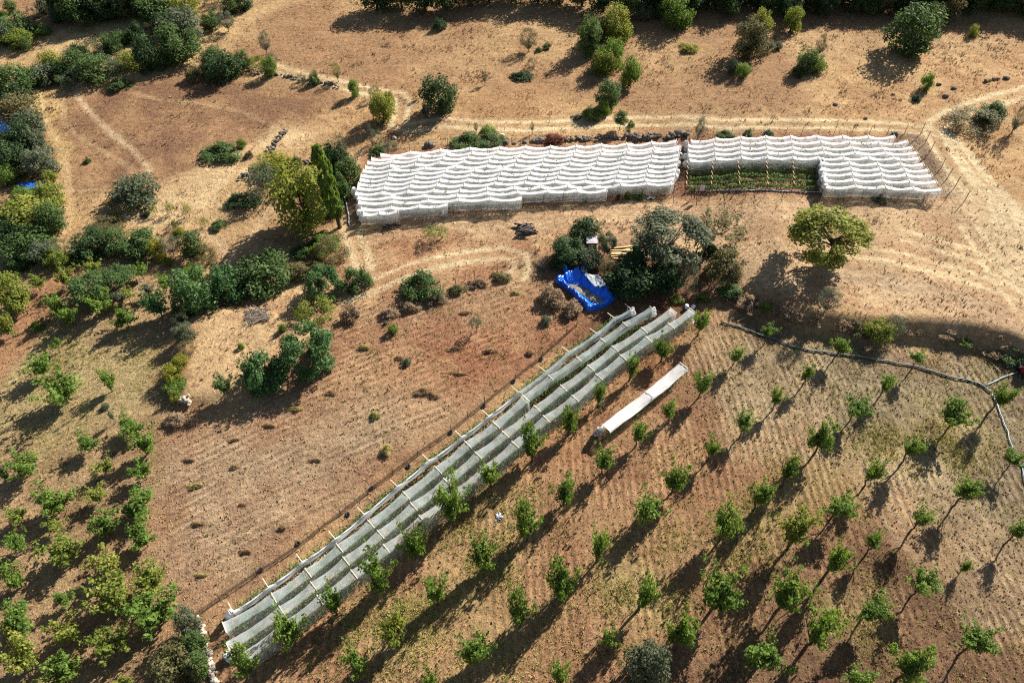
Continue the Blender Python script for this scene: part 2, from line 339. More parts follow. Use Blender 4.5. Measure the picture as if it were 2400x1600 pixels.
track(W2('A', ((900, 630), (1080, 680), (1400, 710), (1650, 760), (1800, 830))), .45, (212, 172, 126), .55)
track(W2('A', ((250, 620), (300, 800), (430, 1020), (455, 1200), (485, 1320), (465, 1568), ('D', 390, 60), ('D', 420, 200))), .7, (224, 182, 130), .7)
track(W2('A', ((400, 1300), (620, 1290), (700, 1320), (900, 1400), (1300, 1410), (1560, 1410))), .4, (220, 182, 138), .5)
track(W2('A', ((900, 1480), (1020, 1350), (1150, 1250), (1500, 1130), (1700, 1010))), 1.6, (228, 188, 140), .6, 1)
track(W2('A', ((1650, 1200), (1750, 1100), (1830, 1030))), .8, (222, 184, 140), .6)
track(W2('D', ((1370, 60), (1500, 110), (1560, 250))), .8, (218, 180, 138), .7)
track(W2('D', ((1560, 240), (1620, 170), (1740, 30), ('A', 1850, 1400))), .8, (214, 176, 136), .6)
track(W2('D', ((-200, 1150), (0, 900), (130, 720), (230, 580), (330, 460), (450, 340), (520, 280))), 3.0, (172, 112, 76), .75, 1.2, 1.5)
twin(W2('E', ((0, 480), (250, 390), (500, 280), (800, 215), (1100, 180), (1215, 210), (1220, 290), (1190, 350))), gap=1.6, k=.75)
twin(W2('E', ((60, 0), (130, 200), (150, 300))), gap=1.6, k=.7)
for o in range(5): track(W2('K', ((300, 1330+o*45), (900, 1210+o*42), (1500, 1160+o*40), ('L', 0, 1110+o*36), ('L', 800, 1050+o*36), ('L', 1800, 1020+o*36), ('M', 900, 1080+o*36), ('M', 2300, 1080+o*36))), .5, (168, 112, 80) if o % 2 else (224, 186, 142), .5, .5, .8)
track(W2('K', ((280, 320), (180, 560), (90, 740), (110, 960), (150, 1290))), 1.0, (212, 164, 118), .6)
track(W2('F', ((30, 1000), (200, 760), (330, 700))), .6, (196, 158, 118), .5)
for o in range(4): twin(W2('F', ((230+o*190, 800+o*40), (270+o*200, 960), (340+o*200, 1200), (380+o*200, 1568))), (186, 156, 122), 1.1, .3, .7)
for o in range(4): twin(W2('I', ((1150+o*170, 60), (1500+o*200, 560), (1850+o*220, 960), (2050+o*260, 1200))), (178, 150, 122), 1.1, .3, .7)
# furrow coordinate (metres across the tillage lines)
lane = W2('X', ((-200, 2000), (461, 1442), (1352, 765), (1700, 690), (2000, 738), (2420, 830), (3200, 1100)))
ld = seg_dist(XF, YF, lane)[0]; ls = np.where(YF > np.interp(XF, [b[0] for b in lane], [b[1] for b in lane]), 1, -1)
fur = np.where(ls < 0, XF*1.0+.12*(YF-30)+1.2*np.sin(YF*.11), (YF-.62*XF)*.85+1.5*np.sin(XF*.07)); aux[:, 0] *= sstep(.4, 1.2, ld)
# baked-in colour, mid scale mottling that stays put
col *= (.86+.28*fine)[:, None]
col *= (.90+.22*(patch-.3))[:, None]
r1 = np.arange(len(GY)-1)[:, None]*len(GX)+np.arange(len(GX)-1)[None]
F = np.stack((r1, r1+1, r1+1+len(GX), r1+len(GX)), -1).reshape(-1, 4)
GXN = len(GX)
rough_z = (.10*(fbm(XF*1.9, YF*1.9, 3)-.5)*(.3+aux[:, 0])+.05*np.sin(fur*2*math.pi/.8)*aux[:, 0]*sstep(.42, .6, mid_n)).reshape(X.shape)
ZG = Z+rough_z-.02
gme = mesh_np('ground', np.stack((XF, YF, ZG.ravel()), 1), F, True)
at = gme.attributes.new('soil', 'FLOAT_COLOR', 'POINT'); at.data.foreach_set('color', np.concatenate((col, np.ones((N, 1))), 1).astype(np.float32).ravel())
at = gme.attributes.new('cover', 'FLOAT_COLOR', 'POINT'); at.data.foreach_set('color', aux.astype(np.float32).ravel())
at = gme.attributes.new('furrow', 'FLOAT', 'POINT'); at.data.foreach_set('value', fur.astype(np.float32))
def ground_mat():
    m, n, l = new_mat('dry_ground'); out = nd(n, 'OutputMaterial'); b = nd(n, 'BsdfPrincipled'); b.inputs['Roughness'].default_value = .95; b.inputs['Specular IOR Level'].default_value = .1
    a = nd(n, 'Attribute', attribute_name='soil'); cv = nd(n, 'Attribute', attribute_name='cover'); fu = nd(n, 'Attribute', attribute_name='furrow')
    sep = nd(n, 'SeparateColor'); l.new(cv.outputs['Color'], sep.inputs[0]); g = nd(n, 'NewGeometry')
    def noise(scale, detail, stretch=None, rough=.6):
        t = nd(n, 'TexNoise'); t.inputs['Scale'].default_value = scale; t.inputs['Detail'].default_value = detail; t.inputs['Roughness'].default_value = rough
        if stretch:
            mp = nd(n, 'Mapping'); mp.inputs['Scale'].default_value = stretch; mp.inputs['Rotation'].default_value = (0, 0, .25); l.new(g.outputs['Position'], mp.inputs[0]); l.new(mp.outputs[0], t.inputs['Vector'])
        else: l.new(g.outputs['Position'], t.inputs['Vector'])
        return t.outputs[0]
    def mr(v, a0, a1, b0, b1):
        q = nd(n, 'MapRange'); q.inputs[1].default_value = a0; q.inputs[2].default_value = a1; q.inputs[3].default_value = b0; q.inputs[4].default_value = b1; l.new(v, q.inputs[0]); return q.outputs[0]
    def mul(u, v, op='MULTIPLY'):
        q = nd(n, 'Math', operation=op)
        for i, t in enumerate((u, v)):
            if isinstance(t, (int, float)): q.inputs[i].default_value = t
            else: l.new(t, q.inputs[i])
        return q.outputs[0]
    def mixc(f, c1, c2, blend='MIX'):
        q = nd(n, 'Mix', data_type='RGBA', blend_type=blend)
        for i, t in ((0, f), (6, c1), (7, c2)):
            if isinstance(t, (int, float, tuple)): q.inputs[i].default_value = t
            else: l.new(t, q.inputs[i])
        return q.outputs[2]
    nA = noise(1.6, 6, None, .7); nB = noise(6, 5, None, .7); nC = noise(.6, 5, (.5, 3.0, 1)); nD = noise(14, 3)
    v = mul(mr(nA, .3, .7, .70, 1.28), mr(nB, .3, .7, .62, 1.36)); v = mul(v, mr(nC, .3, .7, .86, 1.14))
    hsv = nd(n, 'HueSaturation'); l.new(a.outputs['Color'], hsv.inputs['Color']); l.new(v, hsv.inputs['Value']); hsv.inputs['Saturation'].default_value = .92
    c = hsv.outputs[0]
    st = mul(mr(nB, .52, .66, 0, 1), mul(sep.outputs[2], .75)); c = mixc(st, c, (.40, .27, .14, 1))          # straw litter
    we = mul(mr(noise(2.3, 5), .47, .6, 0, 1), mul(sep.outputs[1], .5)); c = mixc(we, c, (.30, .26, .10, 1))   # short weeds
    ck = mul(mr(nD, .60, .72, 0, 1), mul(sep.outputs[0], .35)); c = mixc(ck, c, (.40, .29, .20, 1))          # pale clods
    wvc = None
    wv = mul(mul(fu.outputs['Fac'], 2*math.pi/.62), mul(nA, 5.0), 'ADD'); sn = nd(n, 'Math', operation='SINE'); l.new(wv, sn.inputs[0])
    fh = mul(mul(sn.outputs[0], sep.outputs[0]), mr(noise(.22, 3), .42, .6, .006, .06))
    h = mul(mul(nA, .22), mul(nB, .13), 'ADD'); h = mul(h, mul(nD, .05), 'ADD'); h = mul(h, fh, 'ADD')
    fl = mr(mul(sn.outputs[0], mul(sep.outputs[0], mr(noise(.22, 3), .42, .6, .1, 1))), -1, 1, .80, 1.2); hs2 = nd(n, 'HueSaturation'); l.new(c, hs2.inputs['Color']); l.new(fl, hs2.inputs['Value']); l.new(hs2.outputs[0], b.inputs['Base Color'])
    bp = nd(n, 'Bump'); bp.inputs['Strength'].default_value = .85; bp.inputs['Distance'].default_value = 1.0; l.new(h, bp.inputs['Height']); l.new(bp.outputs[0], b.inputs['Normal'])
    l.new(b.outputs[0], out.inputs[0]); return m
tag(link('ground', gme, ground_mat()), kind='structure')

# ------------------------------------------------------------------ leaves, crowns, trunks
def leaves(C_, Nn, size, rng, asp=.55, jit=.35):
    """rhombic leaf faces at C_ (n,3) facing about Nn (n,3)"""
    n = len(C_); Nn = Nn/(np.linalg.norm(Nn, axis=1)[:, None]+1e-9)
    t = rng.normal(size=(n, 3)); t -= Nn*(t*Nn).sum(1)[:, None]; t /= np.linalg.norm(t, axis=1)[:, None]+1e-9
    b = np.cross(Nn, t); s = (size*(1+jit*(rng.random(n)*2-1)))[:, None]
    V = np.stack((C_-t*s*.5, C_+b*s*asp*.5+t*s*.05, C_+t*s*.5, C_-b*s*asp*.5+t*s*.05), 1).reshape(-1, 3)
    return V, np.arange(4*n).reshape(n, 4)
def unit(v): return v/(np.linalg.norm(v, axis=-1, keepdims=True)+1e-9)
def crown(kind, seed, n, leaf):
    rng = np.random.default_rng(seed); cs, rs = [], []
    if kind == 'walnut':
        for k in range(rng.integers(7, 11)):
            a = rng.random()*6.283; tilt = rng.random()**.7*1.15; L = .75+.55*rng.random()
            d = np.array((math.cos(a)*math.sin(tilt), math.sin(a)*math.sin(tilt), math.cos(tilt)*1.25))
            for t in np.linspace(.25, 1, 5):
                cs.append(np.array((0, 0, -.75))+d*L*t*1.25+rng.normal(size=3)*.07); rs.append((.36-.2*t)*(.8+.4*rng.random()))
        for k in range(9): cs.append(rng.normal(size=3)*np.array((.3, .3, .34))); rs.append(.26+.14*rng.random())
    elif kind == 'dense':
        for k in range(34):
            d = unit(rng.normal(size=3)); d[2] = d[2]*.9+.1; cs.append(d*(.42+.36*rng.random())); rs.append(.2+.22*rng.random())
    elif kind == 'round':
        for k in range(60):
            d = unit(rng.normal(size=3)); cs.append(d*(.62+.2*rng.random())); rs.append(.15+.13*rng.random())
    elif kind == 'sparse':
        for k in range(44):
            d = unit(rng.normal(size=3)); d[2] = abs(d[2])*.9-.25; cs.append(d*(.35+.6*rng.random())); rs.append(.10+.14*rng.random())
    elif kind == 'low':
        for k in range(30):
            a = rng.random()*6.283; r = .85*math.sqrt(rng.random()); cs.append(np.array((r*math.cos(a), r*math.sin(a), -.75+1.15*(1-r*r)*rng.random()))); rs.append(.2+.17*rng.random())
    elif kind == 'cone':
        for k in range(60):
            z = rng.random(); a = rng.random()*6.283; r = (1-z)**.8*.8+.05; cs.append(np.array((r*math.cos(a), r*math.sin(a), z*2-1))); rs.append(.1+.2*(1-z)*rng.random()+.08)
    elif kind == 'poplar':
        for k in range(70):
            z = rng.random()*2-1; a = rng.random()*6.283; r = .75*math.sqrt(max(.05, 1-abs(z*.97)**2.2)); cs.append(np.array((r*math.cos(a)*.9, r*math.sin(a)*.9, z))); rs.append(.16+.2*rng.random())
    cs = np.array(cs); rs = np.array(rs); p = rs**2/(rs**2).sum(); k = rng.choice(len(cs), n, p=p); dirs = unit(rng.normal(size=(n, 3)))
    if kind == 'poplar': dz = np.array((1, 1, .3))
    else: dz = np.array((1, 1, .85))
    u = (.35+.65*rng.random(n)**.6)[:, None]
    C_ = cs[k]+dirs*u*rs[k][:, None]*dz
    Nn = dirs*.7+np.array((0, 0, .5))+rng.normal(size=(n, 3))*.55
    lo, hi = np.percentile(C_, 1.5, axis=0), np.percentile(C_, 98.5, axis=0)
    C_ = (C_-(lo+hi)/2)/((hi-lo)/2)
    V, F = leaves(C_, Nn, leaf, rng); return mesh_np(kind+'_crown', V, F)
def trunk(seed, limbs, r=.035, spread=.32):
    rng = random.Random(seed); b = MB(); p = [Vector((0, 0, -.05))]
    for k in range(1, 5): p.append(Vector((rng.uniform(-.02, .02)*k, rng.uniform(-.02, .02)*k, k*.15)))
    b.tube(p, [r*1.25, r, r*.9, r*.8, r*.65], 7)
    for i in range(limbs):
        a = 6.283*i/limbs+rng.uniform(-.4, .4); s = p[rng.randint(2, 4)]; sp = spread*rng.uniform(.5, 1.1)
        e = Vector((math.cos(a)*sp, math.sin(a)*sp, rng.uniform(.75, 1.0))); mdl = s.lerp(e, .5)+Vector((math.cos(a)*.05, math.sin(a)*.05, -.02))
        b.tube([s, mdl, e], [r*.5, r*.34, r*.14], 5)
        for j in range(3):
            q = s.lerp(e, rng.uniform(.45, .9)); b.tube([q, q+Vector((rng.uniform(-.13, .13), rng.uniform(-.13, .13), rng.uniform(.03, .16)))], [r*.2, r*.07], 4)
    return b.me('trunk')
def twigs(seed, n, r=.012, up=.7):
    """bare twiggy shrub in a unit ball, standing on z=-1"""
    rng = random.Random(seed); b = MB()
    for i in range(n):
        a = rng.random()*6.283; t = rng.random()**.6*1.0; L = rng.uniform(1.2, 1.95)
        d = Vector((math.cos(a)*math.sin(t), math.sin(a)*math.sin(t), math.cos(t)*up+.25))
        q = [Vector((d.x*.08, d.y*.08, -1.02))]
        for k in range(1, 4): q.append(q[0]+d*L*k/3+Vector((rng.uniform(-.1, .1), rng.uniform(-.1, .1), rng.uniform(-.08, .08))))
        b.tube(q, [r*1.6, r*1.1, r*.8, r*.3], 4, False)
        for j in range(4):
            s = q[rng.randint(1, 2)].lerp(q[3], rng.random()); b.tube([s, s+Vector((rng.uniform(-.3, .3), rng.uniform(-.3, .3), rng.uniform(0, .3)))], [r*.5, r*.2], 3, False)
    return b.me('twigs')
CR = dict(walnut=[crown('walnut', 10+i, 1900, .215) for i in range(7)], dense=[crown('dense', 30+i, 4200, .145) for i in range(5)],
          round=[crown('round', 50+i, 9000, .105) for i in range(3)], sparse=[crown('sparse', 60+i, 2300, .10) for i in range(4)],
          low=[crown('low', 70+i, 3200, .15) for i in range(4)], cone=[crown('cone', 80, 6500, .12)], poplar=[crown('poplar', 90, 7000, .2)],
          wispy=[crown('round', 95+i, 3600, .085) for i in range(3)])
TR = dict(thin=[trunk(100+i, 4, .022) for i in range(4)], big=[trunk(120+i, 7, .04, .42) for i in range(3)])
TW = [twigs(140+i, 46) for i in range(3)]
_cnt = {}
def pick(lst, key):
    _cnt[key] = _cnt.get(key, -1)+1; return lst[_cnt[key] % len(lst)]
def fit(c, cx, cy, w_, h_, clear, squash=.9):
    """crown centre and half sizes that fill the photo box (cx,cy,w,h) when it stands `clear` metres off the ground"""
    a_, b_, s = CROPS[c]; u, v = a_+cx/s, b_+cy/s; w_ /= s; h_ /= s
    d = ray(u, v); sd = -d[2]; cd = math.sqrt(1-sd*sd); q = P(u, v, 1.0)
    for _ in range(3):
        k = mpp(q)/np.dot(d, cF)*1.0; k = mpp(q)
        a = w_*k/2; hv = h_*k/2; r2 = hv*hv-(a*sd)**2; ay = a
        if r2 > (.38*hv)**2: cz = math.sqrt(r2)/cd
        else: ay = .82*hv/sd; cz = .57*hv/cd
        cz = min(cz, 2.4*a); zc = clear+cz*squash; q = P(u, v, zc)
    return q, a, ay, cz, zc
def setmat(o, m):
    o.material_slots[0].link = 'OBJECT'; o.material_slots[0].material = m
def inst(name, me, mat, parent=None):
    if not me.materials: me.materials.append(mat)
    o = bpy.data.objects.new(name, me); COL.objects.link(o); setmat(o, mat)
    if parent: o.parent = parent
    return o
def tree(c, cx, cy, w_, h_, label, kind='walnut', leaf='green', clear=.8, cat='tree', group=None, name='tree', tk='thin', lean=0, trunk_px=None):
    q, a, ay, cz, zc = fit(c, cx, cy, w_, h_, clear, 1.0)
    base = Vector((q.x, q.y, th(q.x, q.y)))
    if trunk_px: base = P(*px(c, *trunk_px))
    t = empty(name, base); tag(t, label, cat, group)
    k = inst('crown', pick(CR[kind], kind), LEAF[leaf], t)
    k.location = (q.x-base.x, q.y-base.y, q.z-base.z); k.scale = (a, ay, cz)
    k.rotation_euler = (0, lean, RNG.random()*6.28 if abs(a-ay) < .05 and not lean else RNG.choice((0, math.pi))+RNG.normal()*.1)
    s = inst('trunk', pick(TR[tk], tk), BARK if leaf != 'grey' else TWIG, t)
    hgt = (zc+cz*.55); off = Vector((q.x-base.x, q.y-base.y, 0))
    s.scale = (max(hgt, a*1.9), max(hgt, a*1.9), hgt); s.rotation_euler = (math.atan2(-off.y, hgt)*.8, math.atan2(off.x, hgt)*.8, 0) if trunk_px else (0, 0, RNG.random()*6.28)
    return t
def shrub(c, cx, cy, w_, h_, label, kind='dense', leaf='mid', cat='shrub', group=None, name='shrub', stems=False):
    q, a, ay, cz, zc = fit(c, cx, cy, w_, h_, 0, .8)
    base = Vector((q.x, q.y, th(q.x, q.y)))
    if kind == 'twigs':
        o = inst(name, pick(TW, 'tw'), TWIG)
    else: o = inst(name, pick(CR[kind], kind), LEAF[leaf])
    o.location = q; o.scale = (a, ay, cz); o.rotation_euler = (0, 0, RNG.random()*6.28 if abs(a-ay) < .05 else RNG.choice((0, math.pi))+RNG.normal()*.1)
    tag(o, label, cat, group); return o
def dwarf(c, cx, cy, w_, h_, label, leaf='grey', group=None, name='bare_tree'):
    """leafless or thinly leaved tree: trunk, twigs and a few leaves"""
    q, a, ay, cz, zc = fit(c, cx, cy, w_, h_, .5, 1.0); base = Vector((q.x, q.y, th(q.x, q.y)))
    t = empty(name, base); tag(t, label, 'tree', group)
    k = inst('twigs', pick(TW, 'tw'), TWIG, t); k.location = (0, 0, zc); k.scale = (a, ay, cz*1.0)
    k = inst('crown', pick(CR['wispy'], 'wispy'), LEAF[leaf], t); k.location = (0, 0, zc); k.scale = (a*.9, ay*.9, cz*.9)
    s = inst('trunk', pick(TR['thin'], 'thin'), TWIG, t); s.scale = (zc*1.5, zc*1.5, zc); return t
# ------------------------------------------------------------------ right-hand orchard: rows of young trees, each row listed from its upper end
ORD = ['', 'first', 'second', 'third', 'fourth', 'fifth', 'sixth', 'seventh', 'eighth', 'ninth', 'tenth', 'eleventh', 'twelfth', 'thirteenth', 'fourteenth']
ROWS = [
 ('row hugging the net tunnels', 1.0, [('F',130,640,95,135),('E',2200,815,110,140),('E',1980,945,85,165),('E',1760,1130,90,130),('E',1555,1305,115,185),('E',1305,1465,150,215),('H',1015,130,140,160),('H',745,310,190,275),('H',485,590,150,220),('H',230,800,180,250),('G',2250,1000,120,180),('G',1945,1195,170,225),('G',1660,1430,155,190)]),
 ('second row from the net tunnels', 1.0, [('F',365,870,85,105),('F',140,1060,105,150),('E',2250,1240,105,125),('E',2025,1395,115,150),('H',1787,45,135,155),('H',1525,240,145,190),('H',1270,475,165,220),('H',965,690,170,205),('H',640,930,130,180),('H',375,1195,175,230,'yellow'),('H',90,1410,150,190)]),
 ('third row from the net tunnels', 1.2, [('F',590,710,90,85),('F',860,985,72,105),('F',655,1150,82,110),('F',430,1330,115,125),('F',205,1495,100,120),('H',2285,150,140,195),('H',2075,385,190,200),('H',1760,620,125,185),('H',1495,850,190,255),('H',1220,1070,160,205),('H',905,1325,205,195),('H',600,1530,90,110)]),
 ('fourth row from the net tunnels', 1.4, [('F',1075,810,100,110),('F',1395,1065,95,115),('F',1195,1225,155,130),('F',965,1415,145,205),('I',735,110,95,150),('I',540,270,130,165),('I',305,470,165,215),('H',2070,930,150,235),('H',1830,1260,120,110),('H',1490,1500,110,160)]),
 ('fifth row from the net tunnels', 1.6, [('F',1610,885,90,75),('F',1875,1290,165,150),('F',1575,1490,115,130),('I',1310,120,105,140),('I',1075,345,185,150),('I',810,500,200,240,'yellow'),('I',255,945,240,275),('I',15,1200,160,260)]),
 ('sixth row from the net tunnels', 1.8, [('F',2185,1140,100,130),('I',1940,250,125,130),('I',1640,430,100,120),('I',1325,595,95,110),('I',1055,720,130,195),('I',725,945,200,240),('I',570,1375,220,215)]),
 ('outermost row at lower right', 1.8, [('I',2275,35,110,90),('I',2295,525,80,95),('I',1650,880,150,140),('I',1300,1045,195,150),('I',955,1190,185,265),('I',2010,1270,185,150),('I',1595,1420,185,215),('I',1190,1520,175,110)])]
for nm, cl, lst in ROWS:
    for i, p in enumerate(lst):
        lf = p[5] if len(p) > 5 else 'green'
        tree(*p[:3], p[3]*.94, p[4]*.94, ('yellowish' if lf == 'yellow' else 'green')+' young tree, %s from the top in the %s' % (ORD[i+1], nm), leaf=lf, clear=cl*(.85+.3*RNG.random()), group='young trees of the right orchard', name='orchard_tree', cat='tree')
tree('I', 1930, 775, 45, 70, 'tiny spindly sapling on bare grey soil near the lower right corner', clear=.5, name='sapling', cat='sapling')
tree('F', 1930, 795, 60, 45, 'small green sapling in the shade under the scrubby bank on the right', clear=.1, name='sapling', cat='sapling')
shrub('H', 2085, 1455, 240, 290, 'grey green bush at the bottom edge among the right orchard trees', 'dense', 'grey')
# ------------------------------------------------------------------ left-hand orchard
LCOL = [
 ('left orchard line bordering the pale ploughed field', [('D',890,1340,150,135,'green'),('D',955,1460,155,185,'green'),('G',955,115,130,135,'green'),('G',920,345,220,210,'green'),('G',960,580,175,155,'green'),('G',1015,860,200,200,'yellow'),('G',1040,1070,290,250,'green')]),
 ('second left orchard line from the ploughed field', [('D',595,1455,120,120,'green'),('G',690,95,130,110,'yellow'),('G',645,285,130,115,'yellow'),('G',685,485,150,175,'green'),('G',690,740,185,175,'yellow'),('G',720,965,250,265,'yellow'),('G',745,1285,220,185,'yellow')]),
 ('third left orchard line from the ploughed field', [('G',365,295,190,185,'green'),('G',355,480,115,100,'yellow'),('G',410,660,240,190,'yellow'),('G',420,990,115,100,'green'),('G',430,1200,200,160,'yellow'),('G',400,1490,220,180,'green')]),
 ('left orchard line at the left edge', [('G',150,85,165,155,'green'),('G',85,430,110,115,'yellow'),('G',95,615,130,145,'green'),('G',65,840,130,175,'green'),('G',85,1120,190,200,'green'),('G',100,1395,190,245,'yellow')])]
for nm, lst in LCOL:
    for i, p in enumerate(lst):
        tree(*p[:3], p[3]*.86, p[4]*.82, ('yellowing' if p[5] == 'yellow' else 'green')+' leafy tree, %s from top, %s' % (ORD[i+1], nm), leaf=p[5], clear=.6, group='trees of the left orchard', name='orchard_tree')
for p in [
 ('D',615,275,95,90,'yellow','small light tree close below the dark hedge, left of the pair with trunks'),
 ('D',945,295,85,70,'green','small green tree in hedge shade, above the flat bushy tree row'),
 ('D',1100,370,85,90,'green','small green tree just left of the big glossy hedge'),
 ('D',995,420,75,65,'grey','pale greyish little tree left of the big glossy hedge'),
 ('D',440,335,90,95,'yellow','yellowish little tree beside the red dirt path, below the hedge corner'),
 ('D',235,370,80,70,'yellow','thin yellow tree across the red dirt path on the left'),
 ('D',360,520,95,105,'green','green bushy tree right beside the reddish dirt path'),
 ('D',450,595,100,105,'green','green leafy tree just below the bushy one by the dirt path'),
 ('D',670,515,120,120,'green','green leafy tree under the pair of brownish spreading trees'),
 ('D',785,485,85,75,'grey','small dark grey green tree between the spreading pair and the glossy hedge'),
 ('D',860,460,90,65,'yellow','low yellowish tree between the spreading pair and the glossy hedge'),
 ('D',1055,520,130,150,'fig','blue green round tree with a long shadow left of the glossy hedge'),
 ('D',835,610,120,110,'green','bright green round tree alone below the spreading pair'),
 ('D',375,805,60,50,'green','very small green tree in the open weedy strip on the left'),
 ('D',255,945,125,115,'green','green round tree, upper of two in the weedy clearing on the left'),
 ('D',395,1105,185,170,'green','big bright green tree, lower of two in the weedy clearing on the left'),
 ('D',710,1035,75,120,'green','slim upright dark green tree alone left of the walled patch'),
 ('D',125,500,125,130,'yellow','yellow leafy tree right of the larger one on the left edge'),
 ('D',25,660,90,115,'yellow','yellow green tree cut by the left edge below the dirt path bend'),
 ('D',750,1280,30,55,'grey','spindly little sapling with a thin shadow above the left orchard'),
 ('D',1510,1060,115,115,'mid','small olive green tree alone inside the dry walled patch'),
 ('G',5,130,50,120,'fig','dark leaved tree cut off by the left edge of the lower orchard'),
 ('G',830,1560,110,50,'yellow','treetop peeking in at the bottom edge of the left orchard')]:
    tree(*p[:5], p[6], leaf=p[5], clear=.7, group='scattered young trees on the left', name='orchard_tree')
for p in [
 ('D',790,335,175,115,'mid',(830,405),'right one of two brownish green spreading trees with bare trunks'),
 ('D',610,400,220,150,'mid',(690,455),'left one of two brownish green spreading trees with bare trunks')]:
    tree(*p[:5], p[7], kind='dense', leaf=p[5], clear=1.0, trunk_px=p[6], tk='big')
tree('D', 35, 450, 160, 200, 'large yellow green tree on the left edge beside the red dirt path', kind='dense', leaf='yellow', clear=.5, tk='big')
